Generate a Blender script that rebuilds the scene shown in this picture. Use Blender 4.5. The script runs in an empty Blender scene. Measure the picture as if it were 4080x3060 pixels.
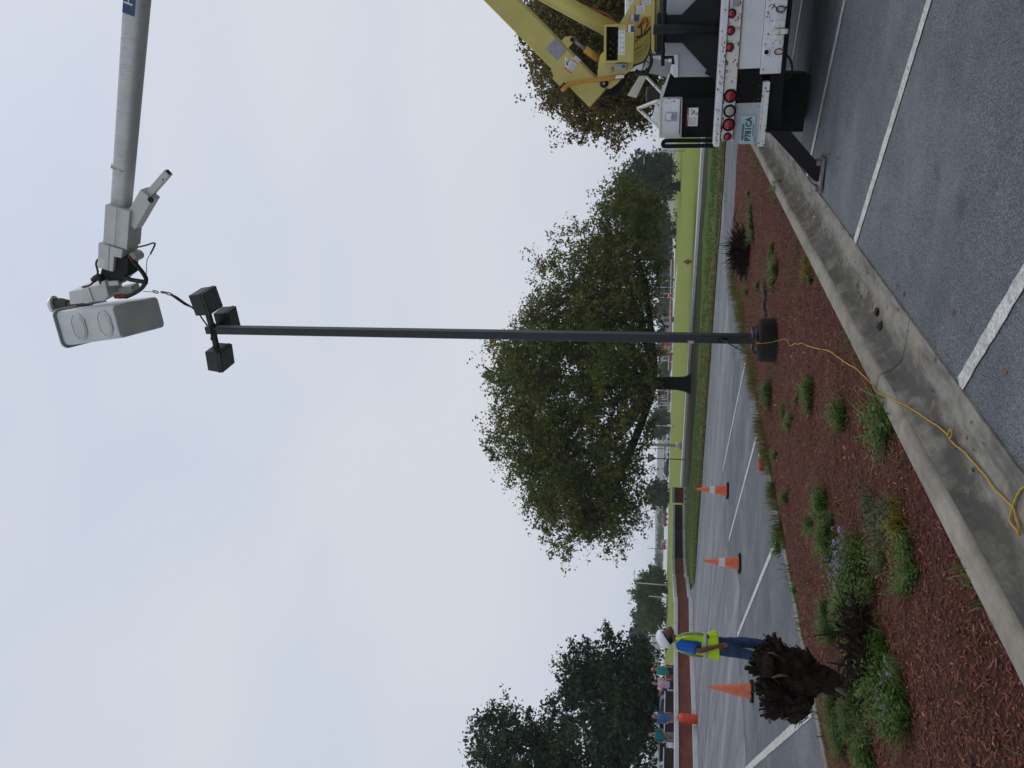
import bpy, bmesh, math, random
import numpy as np
from mathutils import Vector, Matrix, noise
V = Vector
PI = math.pi
rad = math.radians
scene = bpy.context.scene
col = scene.collection
R = random.Random(7)

# ------------------------------------------------------------------ camera
FPX, CAMH = 3000.0, 1.65          # focal length in photo pixels (4080 wide), eye height
PITCH, ROLL = math.atan(611 / FPX), rad(1.65)
c_f = V((0, math.cos(PITCH), math.sin(PITCH)))
c_p0 = V((0, -math.sin(PITCH), math.cos(PITCH)))
c_r = math.cos(ROLL) * V((1, 0, 0)) + math.sin(ROLL) * c_p0
c_p = -math.sin(ROLL) * V((1, 0, 0)) + math.cos(ROLL) * c_p0
CAM = V((0, 0, CAMH))
cd = bpy.data.cameras.new('camera'); cam = bpy.data.objects.new('camera', cd); col.objects.link(cam)
cd.sensor_fit = 'HORIZONTAL'; cd.sensor_width = 36; cd.lens = FPX / 4080 * 36
cd.clip_start = .05; cd.clip_end = 9000
m3 = Matrix((-c_p, c_r, -c_f)).transposed()     # the phone was held on its side: world up is picture left
cam.matrix_world = Matrix.Translation(CAM) @ m3.to_4x4()
scene.camera = cam

# ------------------------------------------------------------------ sky, sun, exposure
SUN_AZ, SUN_EL = rad(40), rad(58)
world = bpy.data.worlds.new('World'); scene.world = world; world.use_nodes = True
wn, wl = world.node_tree.nodes, world.node_tree.links
wn.clear()
sky = wn.new('ShaderNodeTexSky'); sky.sky_type = 'NISHITA'; sky.sun_disc = False
sky.sun_elevation = SUN_EL; sky.sun_rotation = SUN_AZ; sky.air_density = 1.6; sky.dust_density = 4; sky.ozone_density = 1.5
tc = wn.new('ShaderNodeTexCoord'); mp = wn.new('ShaderNodeMapping'); mp.inputs['Scale'].default_value = (1, 1, 2.2)
nz = wn.new('ShaderNodeTexNoise'); nz.inputs['Scale'].default_value = 1.7; nz.inputs['Detail'].default_value = 3; nz.inputs['Roughness'].default_value = .45
wl.new(tc.outputs['Generated'], mp.inputs['Vector']); wl.new(mp.outputs[0], nz.inputs['Vector'])
cr = wn.new('ShaderNodeValToRGB')
cr.color_ramp.elements[0].position = .36; cr.color_ramp.elements[0].color = (.605, .672, .815, 1)
cr.color_ramp.elements[1].position = .66; cr.color_ramp.elements[1].color = (.715, .742, .805, 1)
wl.new(nz.outputs['Fac'], cr.inputs[0])
bg1 = wn.new('ShaderNodeBackground'); bg1.inputs['Strength'].default_value = .075
bg2 = wn.new('ShaderNodeBackground'); bg2.inputs['Strength'].default_value = .97
mixs = wn.new('ShaderNodeMixShader'); mixs.inputs[0].default_value = .92      # cloud deck over clear sky
wo = wn.new('ShaderNodeOutputWorld')
wl.new(sky.outputs[0], bg1.inputs[0]); wl.new(cr.outputs[0], bg2.inputs[0])
wl.new(bg1.outputs[0], mixs.inputs[1]); wl.new(bg2.outputs[0], mixs.inputs[2]); wl.new(mixs.outputs[0], wo.inputs[0])
sd = bpy.data.lights.new('sun', 'SUN'); sd.energy = .6; sd.angle = rad(20); sd.color = (1, .96, .9)
sun = bpy.data.objects.new('sun', sd); col.objects.link(sun)
sun.rotation_euler = (PI / 2 - SUN_EL, 0, PI - SUN_AZ)
scene.view_settings.view_transform = 'Standard'; scene.view_settings.look = 'None'
scene.view_settings.exposure = 0; scene.view_settings.gamma = 1; scene.view_settings.use_curve_mapping = False
scene.render.engine = 'CYCLES'
scene.cycles.volume_bounces = 1; scene.cycles.max_bounces = 6; scene.cycles.transparent_max_bounces = 8

# ------------------------------------------------------------------ rays of the photograph -> real points
def ray(x, y):
    return c_f * FPX + c_r * (1530 - y) - c_p * (x - 2040)
def G(x, y, z=0.0):                       # point of the ground at height z
    d = ray(x, y); return CAM + d * ((z - CAMH) / d.z)
def W(x, y, Y):                           # point at distance Y
    d = ray(x, y); return CAM + d * (Y / d.y)
def hz(y):                                # pixel row of the horizon
    return 2651 + (1530 - y) * .0288

# ------------------------------------------------------------------ tags and objects
def tag(o, label=None, cat=None, group=None, kind=None):
    if label: o['label'] = label
    if cat: o['category'] = cat
    if group: o['group'] = group
    if kind: o['kind'] = kind
    return o
def empty(name, loc=(0, 0, 0), rz=0, parent=None):
    o = bpy.data.objects.new(name, None); o.empty_display_size = .2
    o.location = loc; o.rotation_euler = (0, 0, rz); o.parent = parent
    col.objects.link(o); return o
def thing(name, label, cat, loc=(0, 0, 0), rz=0, group=None):
    return tag(empty(name, loc, rz), label, cat, group)
def link(name, me, m=None, parent=None, loc=None, rz=0):
    o = bpy.data.objects.new(name, me); o.parent = parent
    if m and not me.materials: me.materials.append(m)
    if loc is not None: o.location = loc
    o.rotation_euler = (0, 0, rz)
    col.objects.link(o); return o
def copy_tree(o, parent=None):
    c = o.copy(); col.objects.link(c); c.parent = parent
    for ch in list(o.children): copy_tree(ch, c)
    return c

def frame(d, up=V((0, 0, 1))):
    d = V(d).normalized()
    if abs(d.dot(up)) > .98: up = V((1, 0, 0)) if abs(d.x) < .9 else V((0, 1, 0))
    a = d.cross(up).normalized(); b = a.cross(d).normalized()
    return a, b, d
class MB:
    def __init__(s): s.v = []; s.f = []; s.mi = []; s.cur = 0
    def add(s, vs, fs):
        n = len(s.v); s.v += [tuple(x) for x in vs]
        for f in fs: s.f.append(tuple(i + n for i in f)); s.mi.append(s.cur)
        return s
    def box(s, c, size, m=None):
        c = V(c); sx, sy, sz = [q / 2 for q in size]
        vs = [V((x, y, z)) for x in (-sx, sx) for y in (-sy, sy) for z in (-sz, sz)]
        if m is not None: vs = [m @ q for q in vs]
        return s.add([c + q for q in vs], [(0, 1, 3, 2), (4, 6, 7, 5), (0, 4, 5, 1), (2, 3, 7, 6), (0, 2, 6, 4), (1, 5, 7, 3)])
    def span(s, lo, hi):
        lo, hi = V(lo), V(hi); return s.box((lo + hi) / 2, hi - lo)
    def beam(s, a, b, w, h, up=V((0, 0, 1)), e=0):
        a, b = V(a), V(b); x, z, d = frame(b - a, up)
        a = a - d * e; b = b + d * e
        vs = [p + x * i * w / 2 + z * j * h / 2 for p in (a, b) for i, j in ((-1, -1), (1, -1), (1, 1), (-1, 1))]
        return s.add(vs, [(3, 2, 1, 0), (4, 5, 6, 7), (0, 1, 5, 4), (1, 2, 6, 5), (2, 3, 7, 6), (3, 0, 4, 7)])
    def prism(s, poly, vec):              # poly: 3-D points of one face; vec: thickness
        poly = [V(p) for p in poly]; vec = V(vec); n = len(poly)
        nrm = sum(((poly[i] - poly[0]).cross(poly[i + 1] - poly[0]) for i in range(1, n - 1)), V((0, 0, 0)))
        if nrm.dot(vec) > 0: poly = poly[::-1]
        return s.add(poly + [p + vec for p in poly], [tuple(range(n)), tuple(range(2 * n - 1, n - 1, -1))] +
                     [(i, i + n, (i + 1) % n + n, (i + 1) % n) for i in range(n)])
    def tube(s, pts, r, n=8, caps=True, side=None, sq=1.0):
        pts = [V(p) for p in pts]; N = len(pts)
        if not isinstance(r, (list, tuple)): r = [r] * N
        vs = []; up = V(side) if side is not None else V((0, 0, 1)); pa = None
        for i, p in enumerate(pts):
            d = (pts[min(i + 1, N - 1)] - pts[max(i - 1, 0)])
            if d.length < 1e-9: d = V((0, 0, 1))
            d.normalize()
            if side is not None:
                a = (V(side) - d * d.dot(V(side))).normalized()
            elif pa is None: a = frame(d)[0]
            else:
                a = pa - d * d.dot(pa); a = a.normalized() if a.length > 1e-6 else frame(d)[0]
            pa = a; b = d.cross(a)
            ra, rb = r[i] if isinstance(r[i], (list, tuple)) else (r[i], r[i])
            for k in range(n):
                t = 2 * PI * k / n; ct, st = math.cos(t), math.sin(t)
                if sq != 1.0:
                    ct = math.copysign(abs(ct) ** sq, ct); st = math.copysign(abs(st) ** sq, st)
                vs.append(p + a * ra * ct + b * rb * st)
        fs = [(i * n + k, i * n + (k + 1) % n, (i + 1) * n + (k + 1) % n, (i + 1) * n + k) for i in range(N - 1) for k in range(n)]
        if caps: fs += [tuple(range(n - 1, -1, -1)), tuple(range((N - 1) * n, N * n))]
        return s.add(vs, fs)
    def lathe(s, prof, c=(0, 0, 0), axis=(0, 0, 1), n=20):
        c = V(c); a, b, d = frame(axis)
        vs = [c + d * z + (a * math.cos(2 * PI * k / n) + b * math.sin(2 * PI * k / n)) * r for r, z in prof for k in range(n)]
        N = len(prof)
        fs = [(i * n + k, i * n + (k + 1) % n, (i + 1) * n + (k + 1) % n, (i + 1) * n + k) for i in range(N - 1) for k in range(n)]
        if prof[0][0] > 1e-6: fs.append(tuple(range(n - 1, -1, -1)))
        if prof[-1][0] > 1e-6: fs.append(tuple(range((N - 1) * n, N * n)))
        return s.add(vs, fs)
    def ball(s, c, r, n=10, m=None):
        r = r if isinstance(r, (list, tuple)) else (r, r, r)
        vs = []; c = V(c)
        for i in range(1, n):
            t = PI * i / n
            for k in range(2 * n):
                q = V((r[0] * math.sin(t) * math.cos(PI * k / n), r[1] * math.sin(t) * math.sin(PI * k / n), r[2] * math.cos(t)))
                vs.append(c + (m @ q if m is not None else q))
        top = V((0, 0, r[2])); 
        if m is not None: top = m @ top
        vs += [c + top, c - top]; L = 2 * n
        fs = [(i * L + k, (i + 1) * L + k, (i + 1) * L + (k + 1) % L, i * L + (k + 1) % L) for i in range(n - 2) for k in range(L)]
        T = len(vs) - 2
        fs += [(T, k, (k + 1) % L) for k in range(L)] + [(T + 1, (n - 2) * L + (k + 1) % L, (n - 2) * L + k) for k in range(L)]
        return s.add(vs, fs)
    def mesh(s, name, smooth=False):
        me = bpy.data.meshes.new(name); me.from_pydata(s.v, [], s.f)
        if any(s.mi): me.polygons.foreach_set('material_index', s.mi)
        me.update()
        if smooth: me.polygons.foreach_set('use_smooth', [True] * len(me.polygons))
        return me
    def build(s, name, m, parent=None, smooth=False, bevel=0, kind=None, loc=None, seg=2, fixn=True):
        me = s.mesh(name, smooth)
        if fixn and len(s.f) < 60000:
            bm = bmesh.new(); bm.from_mesh(me); bmesh.ops.recalc_face_normals(bm, faces=bm.faces)
            if bevel:
                ed = [e for e in bm.edges if len(e.link_faces) == 2 and e.calc_face_angle(0) > .5]
                bmesh.ops.bevel(bm, geom=ed, offset=bevel, segments=seg, profile=.6, affect='EDGES', clamp_overlap=True)
            bm.to_mesh(me); bm.free()
            if bevel: me.polygons.foreach_set('use_smooth', [False] * len(me.polygons))
        for q in (m if isinstance(m, (list, tuple)) else [m]): me.materials.append(q)
        o = link(name, me, None, parent, loc)
        if kind: o['kind'] = kind
        return o
def smooth_by_angle(o, a=40):
    o.data.polygons.foreach_set('use_smooth', [True] * len(o.data.polygons))
    o.data.set_sharp_from_angle(angle=rad(a)); return o
def raw(name, v, f, m, parent=None, kind=None, smooth=False, attr=None):   # numpy arrays, tris or quads
    me = bpy.data.meshes.new(name); v = np.asarray(v, dtype=np.float32); f = np.asarray(f, dtype=np.int32)
    k = f.shape[1]
    me.vertices.add(len(v)); me.vertices.foreach_set('co', v.ravel())
    me.loops.add(f.size); me.loops.foreach_set('vertex_index', f.ravel())
    me.polygons.add(len(f)); me.polygons.foreach_set('loop_start', np.arange(0, f.size, k, dtype=np.int32))
    me.polygons.foreach_set('loop_total', np.full(len(f), k, dtype=np.int32))
    me.update(calc_edges=True)
    if attr is not None:
        a = me.attributes.new('tone', 'FLOAT', 'POINT'); a.data.foreach_set('value', np.asarray(attr, dtype=np.float32))
    if smooth: me.polygons.foreach_set('use_smooth', [True] * len(f))
    me.materials.append(m); o = link(name, me, None, parent)
    if kind: o['kind'] = kind
    return o
def text(name, body, size, m, parent, mat, depth=.0015, sx=1.0, bold=0.0):
    cu = bpy.data.curves.new(name, 'FONT'); cu.body = body; cu.size = size; cu.extrude = depth; cu.offset = bold
    cu.align_x = 'CENTER'; cu.align_y = 'CENTER'; cu.resolution_u = 2
    o = bpy.data.objects.new(name, cu); col.objects.link(o)
    dg = bpy.context.evaluated_depsgraph_get()
    me = bpy.data.meshes.new_from_object(o.evaluated_get(dg)); bpy.data.objects.remove(o)
    me.transform(mat @ Matrix.Diagonal((sx, 1, 1, 1)))
    me.materials.clear(); me.materials.append(m)
    return link(name, me, None, parent)

# ------------------------------------------------------------------ materials
MATS = {}
def lin(h):
    return tuple((q / 12.92 if q <= .04045 else ((q + .055) / 1.055) ** 2.4) for q in h)
def S(r, g, b): return lin((r / 255, g / 255, b / 255))
class NT:
    def __init__(s, name):
        s.m = bpy.data.materials.new(name); s.m.use_nodes = True; s.t = s.m.node_tree
        s.n = s.t.nodes; s.l = s.t.links; s.n.clear()
        s.out = s.n.new('ShaderNodeOutputMaterial'); s.b = s.n.new('ShaderNodeBsdfPrincipled')
        s.l.new(s.b.outputs[0], s.out.inputs[0]); s.co = s.n.new('ShaderNodeTexCoord'); s.src = s.co.outputs['Object']
    def noise(s, scale, detail=4, rough=.6, stretch=None, rot=0, loc=(0, 0, 0)):
        t = s.n.new('ShaderNodeTexNoise'); t.inputs['Scale'].default_value = scale
        t.inputs['Detail'].default_value = detail; t.inputs['Roughness'].default_value = rough
        q = s.n.new('ShaderNodeMapping'); q.inputs['Scale'].default_value = stretch or (1, 1, 1); q.inputs['Location'].default_value = loc
        if rot:
            q0 = s.n.new('ShaderNodeMapping'); q0.inputs['Rotation'].default_value = (0, 0, rot)
            s.l.new(s.src, q0.inputs[0]); s.l.new(q0.outputs[0], q.inputs[0])
        else: s.l.new(s.src, q.inputs[0])
        s.l.new(q.outputs[0], t.inputs['Vector'])
        return t.outputs['Fac']
    def voro(s, scale, feature='F1', out='Distance', stretch=None):
        t = s.n.new('ShaderNodeTexVoronoi'); t.feature = feature; t.inputs['Scale'].default_value = scale
        if stretch:
            q = s.n.new('ShaderNodeMapping'); q.inputs['Scale'].default_value = stretch; s.l.new(s.src, q.inputs[0]); s.l.new(q.outputs[0], t.inputs['Vector'])
        else: s.l.new(s.src, t.inputs['Vector'])
        return t.outputs[out]
    def ramp(s, x, a, b, ca=(0, 0, 0), cb=(1, 1, 1)):
        r = s.n.new('ShaderNodeValToRGB'); e = r.color_ramp.elements
        e[0].position, e[1].position = a, b; e[0].color = (*ca, 1); e[1].color = (*cb, 1)
        s.l.new(x, r.inputs[0]); return r.outputs[0]
    def mix(s, fac, a, b, mode='MIX'):
        q = s.n.new('ShaderNodeMix'); q.data_type = 'RGBA'; q.blend_type = mode
        for sock, val in ((q.inputs[0], fac), (q.inputs[6], a), (q.inputs[7], b)):
            if isinstance(val, (int, float)): sock.default_value = val
            elif isinstance(val, tuple): sock.default_value = (*val, 1)
            else: s.l.new(val, sock)
        return q.outputs[2]
    def math(s, op, a, b=0):
        q = s.n.new('ShaderNodeMath'); q.operation = op
        for sock, val in ((q.inputs[0], a), (q.inputs[1], b)):
            if isinstance(val, (int, float)): sock.default_value = val
            else: s.l.new(val, sock)
        return q.outputs[0]
    def bump(s, h, st, dist=.01):
        q = s.n.new('ShaderNodeBump'); q.inputs['Strength'].default_value = st; q.inputs['Distance'].default_value = dist
        s.l.new(h, q.inputs['Height'])
        s.l.new(q.outputs[0], s.b.inputs['Normal']); return q.outputs[0]
    def done(s, c, rough=.6, metal=0, spec=.5):
        if isinstance(c, tuple): s.b.inputs['Base Color'].default_value = (*c, 1)
        else: s.l.new(c, s.b.inputs['Base Color'])
        if isinstance(rough, (int, float)): s.b.inputs['Roughness'].default_value = rough
        else: s.l.new(rough, s.b.inputs['Roughness'])
        s.b.inputs['Metallic'].default_value = metal; s.b.inputs['Specular IOR Level'].default_value = spec
        return s.m
def sc(c, k): return tuple(min(1, q * k) for q in c)
def mat(name, c, rough=.6, var=.12, vs=6, metal=0, bump=0, bs=60, spec=.4):
    if name in MATS: return MATS[name]
    t = NT(name)
    x = t.mix(t.ramp(t.noise(vs, 5), .3, .7), sc(c, 1 - var), sc(c, 1 + var)) if var else c
    if bump: t.bump(t.noise(bs, 4), bump)
    MATS[name] = t.done(x, rough, metal, spec); return MATS[name]
def chipped(name, c, under, amount=.66, scale=9, dirt=(.12, .10, .08), rough=.45, dirtamt=.25):
    t = NT(name)
    x = t.mix(t.ramp(t.noise(3, 5), .3, .75), sc(c, .82), c)
    x = t.mix(t.math('MULTIPLY', t.ramp(t.noise(1.3, 6, .7, (1, 1, .35)), .5, .8), dirtamt), x, dirt)
    chip = t.math('MULTIPLY', t.ramp(t.noise(scale * 4, 4, .6), amount, amount + .03), t.ramp(t.noise(scale * .5, 2), .48, .55))
    x = t.mix(chip, x, under)
    t.bump(t.noise(40, 3), .05)
    MATS[name] = t.done(x, rough); return MATS[name]

# asphalt of the parking lot, rolled coarse aggregate
def asphalt(name, base, light, seed, patch=.35, tracks=False):
    t = NT(name)
    agg = t.voro(190, 'F1', 'Color'); sep = t.n.new('ShaderNodeSeparateColor'); t.l.new(agg, sep.inputs[0])
    x = t.mix(t.ramp(sep.outputs[0], .25, .95), sc(base, .55), light)
    x = t.mix(t.math('MULTIPLY', t.ramp(t.noise(1.1, 6, .65, None, 0, (seed, 0, 0)), .38, .68), patch), x, sc(base, .5))
    x = t.mix(t.math('MULTIPLY', t.ramp(t.noise(.45, 4, .6, (1, 3.5, 1), rad(27), (seed, 3, 0)), .5, .75), .3), x, sc(light, .95))
    x = t.mix(t.math('MULTIPLY', t.ramp(t.noise(9, 5, .7), .66, .7), .5), x, sc(base, .35))
    x = t.mix(t.math('MULTIPLY', t.ramp(t.noise(2.3, 4, .6, None, 0, (seed, 9, 0)), .60, .74), .6), x, sc(base, .38))
    x = t.mix(t.math('MULTIPLY', t.ramp(t.noise(.7, 5, .6, None, 0, (seed, 19, 4)), .5, .7), .35), x, sc(light, 1.1))
    if tracks:                                              # tyre-polished and dusty lanes along the drive
        for k, (rz_, cc, am) in enumerate(((rad(-37), sc(base, .6), .45), (rad(-30), sc(light, 1.2), .4), (rad(-50), sc(base, .5), .35))):
            x = t.mix(t.math('MULTIPLY', t.ramp(t.noise(.55 + .3 * k, 3, .5, (.05, 1.6, 1), -rz_, (k * 7, 2, 0)), .5, .62), am), x, cc)
    dst = t.voro(170)
    h = t.math('ADD', t.math('MULTIPLY', dst, 1.0), t.math('MULTIPLY', t.noise(60, 4), .8))
    t.bump(h, .75, .012)
    MATS[name] = t.done(x, .82, 0, .35); return MATS[name]
asphalt('asphalt', (.125, .137, .158), (.28, .298, .325), 0, .5)
asphalt('road_asphalt', (.20, .21, .23), (.34, .35, .37), 5, .25, True)
def concrete(name, c, stain, rotz=0, amt=.8):
    t = NT(name)
    x = t.mix(t.ramp(t.noise(7, 8, .7), .3, .7), sc(c, .78), sc(c, 1.1))
    x = t.mix(t.math('MULTIPLY', t.ramp(t.noise(1.0, 7, .7, (1, 1, 1)), .42, .62), amt), x, stain)
    x = t.mix(t.math('MULTIPLY', t.ramp(t.noise(14, 6, .75, (1, .25, 1), rotz), .5, .72), amt * .6), x, sc(stain, .7))
    x = t.mix(t.math('MULTIPLY', t.ramp(t.noise(45, 3), .6, .7), .3), x, sc(c, .5))
    t.bump(t.noise(55, 6, .7), .35, .006)
    MATS[name] = t.done(x, .85, 0, .3); return MATS[name]
concrete('kerb_concrete', (.31, .285, .23), (.13, .118, .096), rad(27), .75)
def gutter_mat():
    t = NT('gutter_concrete'); c = (.25, .235, .20)
    x = t.mix(t.ramp(t.noise(7, 8, .7), .3, .7), sc(c, .70), sc(c, 1.12))
    # grime carried along the flow line of the gutter, blotched and broken up
    dp = t.n.new('ShaderNodeVectorMath'); dp.operation = 'DOT_PRODUCT'; dp.inputs[1].default_value = (math.cos(rad(27)), -math.sin(rad(27)), 0); t.l.new(t.src, dp.inputs[0])
    nn = t.math('ADD', dp.outputs['Value'], 2.67)
    wob = t.math('MULTIPLY', t.math('SUBTRACT', t.noise(1.6, 6, .65), .5), .55)
    band = t.math('SUBTRACT', 1.0, t.math('MULTIPLY', t.math('ABSOLUTE', t.math('SUBTRACT', t.math('ADD', nn, wob), .245)), 7.5))
    dirt = t.math('MULTIPLY', t.ramp(band, .1, .75), t.ramp(t.noise(2.2, 6, .7, (1.6, .5, 1), rad(27)), .30, .52))
    x = t.mix(t.math('MULTIPLY', dirt, .86), x, (.052, .050, .043))
    along = t.noise(2.6, 6, .7, (2.2, .5, 1), rad(27)); x = t.mix(t.math('MULTIPLY', t.ramp(along, .44, .60), .75), x, (.075, .072, .066))
    x = t.mix(t.math('MULTIPLY', t.ramp(t.noise(18, 6, .8, (1.4, .35, 1), rad(27)), .5, .68), .5), x, (.07, .062, .052))
    x = t.mix(t.math('MULTIPLY', t.ramp(t.noise(5, 4, .7, None, 0, (8, 2, 0)), .56, .68), .5), x, (.30, .235, .16))
    t.bump(t.noise(60, 6, .7), .35, .006)
    MATS['gutter_concrete'] = t.done(x, .85, 0, .3)
gutter_mat()
concrete('pale_concrete', (.60, .625, .65), (.38, .39, .40), 0, .3)
concrete('stained_concrete', (.020, .016, .012), (.006, .005, .0045), 0, .9)
def paint():
    t = NT('road_paint')
    x = t.mix(t.math('MULTIPLY', t.ramp(t.noise(60, 6, .8), .47, .58), .85), (.62, .62, .57), (.17, .175, .18))
    x = t.mix(t.math('MULTIPLY', t.ramp(t.noise(6, 6, .7), .45, .62), .55), x, (.24, .245, .24))
    t.bump(t.noise(150, 3), .4, .004); MATS['road_paint'] = t.done(x, .7)
paint()
def mulch():
    t = NT('mulch')
    a = t.noise(38, 6, .75, (1, .35, 1), rad(20)); b = t.noise(30, 6, .75, (.35, 1, 1), rad(50))
    x = t.mix(t.ramp(a, .35, .7), (.030, .012, .008), (.165, .056, .036))
    x = t.mix(t.math('MULTIPLY', t.ramp(b, .45, .68), .7), x, (.125, .036, .024))
    x = t.mix(t.math('MULTIPLY', t.ramp(t.noise(1.2, 4), .5, .7), .5), x, (.14, .068, .048))
    t.bump(t.math('ADD', a, b), 1.0, .03); MATS['mulch'] = t.done(x, .9, 0, .2)
mulch()
def chips_mat():
    t = NT('mulch_chips'); at = t.n.new('ShaderNodeAttribute'); at.attribute_name = 'tone'
    r = t.n.new('ShaderNodeValToRGB'); e = r.color_ramp.elements
    e[0].position = 0; e[0].color = (.028, .012, .010, 1); e[1].position = 1; e[1].color = (.42, .25, .15, 1)
    for p, c in ((.45, (.13, .042, .027)), (.78, (.20, .07, .042)), (.92, (.29, .14, .085))):
        q = e.new(p); q.color = (*c, 1)
    t.l.new(at.outputs['Fac'], r.inputs[0]); MATS['mulch_chips'] = t.done(r.outputs[0], .85, 0, .25)
chips_mat()
def grassmat(name, cols, scale, stretch=None, rot=0, bump=.6):
    t = NT(name)
    x = t.mix(t.ramp(t.noise(scale, 6, .7, stretch, rot), .3, .7), cols[0], cols[1])
    x = t.mix(t.math('MULTIPLY', t.ramp(t.noise(scale * .13, 4, .6, stretch, rot), .42, .62), .55), x, cols[2])
    x = t.mix(t.math('MULTIPLY', t.ramp(t.noise(scale * 6, 3), .55, .75), .5), x, sc(cols[0], .5))
    t.bump(t.noise(scale * 5, 5, .75), bump, .05); MATS[name] = t.done(x, .9, 0, .15)
grassmat('lawn_grass', ((.115, .155, .022), (.235, .285, .042), (.20, .21, .036)), .7, (1, 5, 1), rad(-12), .6)
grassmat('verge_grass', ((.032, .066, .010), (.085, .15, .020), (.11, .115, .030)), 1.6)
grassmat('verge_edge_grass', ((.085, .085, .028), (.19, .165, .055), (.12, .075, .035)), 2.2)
grassmat('painted_shade_soil', ((.022, .030, .010), (.05, .055, .018), (.045, .036, .02)), 2.5)  # bare soil and the oak's shade together in one dark colour
grassmat('far_field', ((.16, .20, .08), (.20, .24, .10), (.24, .22, .12)), .05)
def foliage(name, cols, trans=.25):
    t = NT(name); at = t.n.new('ShaderNodeAttribute'); at.attribute_name = 'tone'
    r = t.n.new('ShaderNodeValToRGB'); e = r.color_ramp.elements
    e[0].position = 0; e[0].color = (*cols[0], 1); e[1].position = 1; e[1].color = (*cols[-1], 1)
    for i, c in enumerate(cols[1:-1]):
        q = e.new((i + 1) / (len(cols) - 1)); q.color = (*c, 1)
    t.l.new(at.outputs['Fac'], r.inputs[0])
    t.done(r.outputs[0], .6, 0, .25)
    tr = t.n.new('ShaderNodeBsdfTranslucent'); t.l.new(r.outputs[0], tr.inputs[0])
    mx = t.n.new('ShaderNodeMixShader'); mx.inputs[0].default_value = trans
    t.l.new(t.b.outputs[0], mx.inputs[1]); t.l.new(tr.outputs[0], mx.inputs[2]); t.l.new(mx.outputs[0], t.out.inputs[0])
    MATS[name] = t.m; return t.m
foliage('oak_leaves', ((.045, .074, .009), (.080, .108, .013), (.140, .142, .020), (.24, .175, .032)))
foliage('dark_leaves', ((.010, .030, .014), (.020, .048, .020), (.038, .070, .026), (.065, .088, .032)))
foliage('brown_leaves', ((.06, .07, .012), (.11, .095, .018), (.17, .12, .026), (.17, .085, .024)))
foliage('green_leaves', ((.020, .055, .012), (.036, .085, .016), (.062, .12, .022), (.095, .13, .032)))
foliage('pine_needles', ((.02, .036, .024), (.03, .05, .03), (.045, .062, .038)))
foliage('weed_leaves', ((.030, .065, .014), (.065, .135, .024), (.125, .205, .040), (.21, .26, .075)), .35)
foliage('pale_weed_leaves', ((.04, .07, .03), (.08, .12, .05), (.13, .17, .08)), .35)
foliage('dry_grass_blades', ((.07, .06, .02), (.12, .11, .03), (.17, .16, .045), (.10, .14, .03)), .35)
foliage('yellow_weed', ((.10, .11, .015), (.20, .17, .02), (.26, .20, .025)), .35)
foliage('verge_blades', ((.03, .07, .012), (.06, .12, .02), (.11, .15, .03), (.16, .15, .045)), .3)
foliage('lavender_petals', ((.28, .22, .42), (.42, .34, .58), (.5, .44, .62)), .3)
def bark(name, c):
    t = NT(name); x = t.mix(t.ramp(t.noise(9, 6, .7, (1, 1, .25)), .35, .65), sc(c, .5), sc(c, 1.3))
    t.bump(t.noise(14, 5, .7, (1, 1, .3)), .9, .05); MATS[name] = t.done(x, .9, 0, .2)
bark('oak_bark', (.014, .012, .010)); bark('pine_bark', (.07, .055, .045)); bark('stump_bark', (.020, .0135, .009))
bark('stump_brown', (.048, .031, .019)); bark('grey_wood', (.13, .105, .085))
def brick(name, c1, c2, mortar, sx=4.9, sy=1):
    t = NT(name); b = t.n.new('ShaderNodeTexBrick'); sp = t.n.new('ShaderNodeSeparateXYZ'); cb = t.n.new('ShaderNodeCombineXYZ')
    t.l.new(t.src, sp.inputs[0]); t.l.new(t.math('ADD', sp.outputs[0], sp.outputs[1]), cb.inputs[0]); t.l.new(sp.outputs[2], cb.inputs[1])
    t.l.new(cb.outputs[0], b.inputs['Vector']); b.inputs['Scale'].default_value = 1; b.inputs['Brick Width'].default_value = .3; b.inputs['Row Height'].default_value = .085
    b.inputs['Mortar Size'].default_value = .006; b.inputs['Color1'].default_value = (*c1, 1); b.inputs['Color2'].default_value = (*c2, 1); b.inputs['Mortar'].default_value = (*mortar, 1)
    x = t.mix(t.ramp(t.noise(2.2, 5), .35, .7), t.mix(.28, b.outputs[0], (.02, .012, .01)), b.outputs[0])
    MATS[name] = t.done(x, .85)
brick('brick_face', (.25, .062, .036), (.19, .05, .03), (.10, .055, .045))
brick('dark_brick_face', (.035, .018, .013), (.024, .013, .010), (.018, .012, .010))  # same brick pattern in a guessed, much darker brown
white_paint = chipped('white_truck_paint', (.76, .775, .79), (.055, .022, .012), .60, 7, (.16, .13, .10), .45, .55)
chipped('rusty_white_paint', (.72, .71, .64), (.10, .035, .012), .55, 6, (.28, .20, .10), .5, .6)
chipped('yellow_paint', (.60, .51, .135), (.03, .014, .008), .70, 5, (.30, .24, .07), .42, .3)
chipped('orange_yellow_paint', (.55, .26, .03), (.05, .02, .01), .64, 8)
mat('rust', (.13, .045, .02), .85, .4, 30, bump=.3)
mat('black_paint', (.006, .007, .009), .55, .4, 5, spec=.25)
mat('black_rubber', (.007, .007, .008), .8, .4, 12, bump=.2, bs=40, spec=.2)
mat('black_plastic', (.014, .016, .016), .45, .2, 6)
mat('grey_panel', (.36, .38, .40), .5, .12, 4)
mat('red_lens', (.30, .008, .012), .18, .15, 20, spec=.6)
mat('clear_lens', (.36, .33, .26), .2, .2, 15, spec=.6)
mat('plate_teal', (.33, .50, .51), .45, .12, 10)
mat('plate_ink', (.012, .05, .055), .5, 0)
mat('decal_white', (.74, .74, .75), .5, .08, 20)
mat('decal_grey', (.30, .30, .33), .6, .2, 20)
mat('decal_red', (.42, .06, .045), .5, .1, 20)
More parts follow.
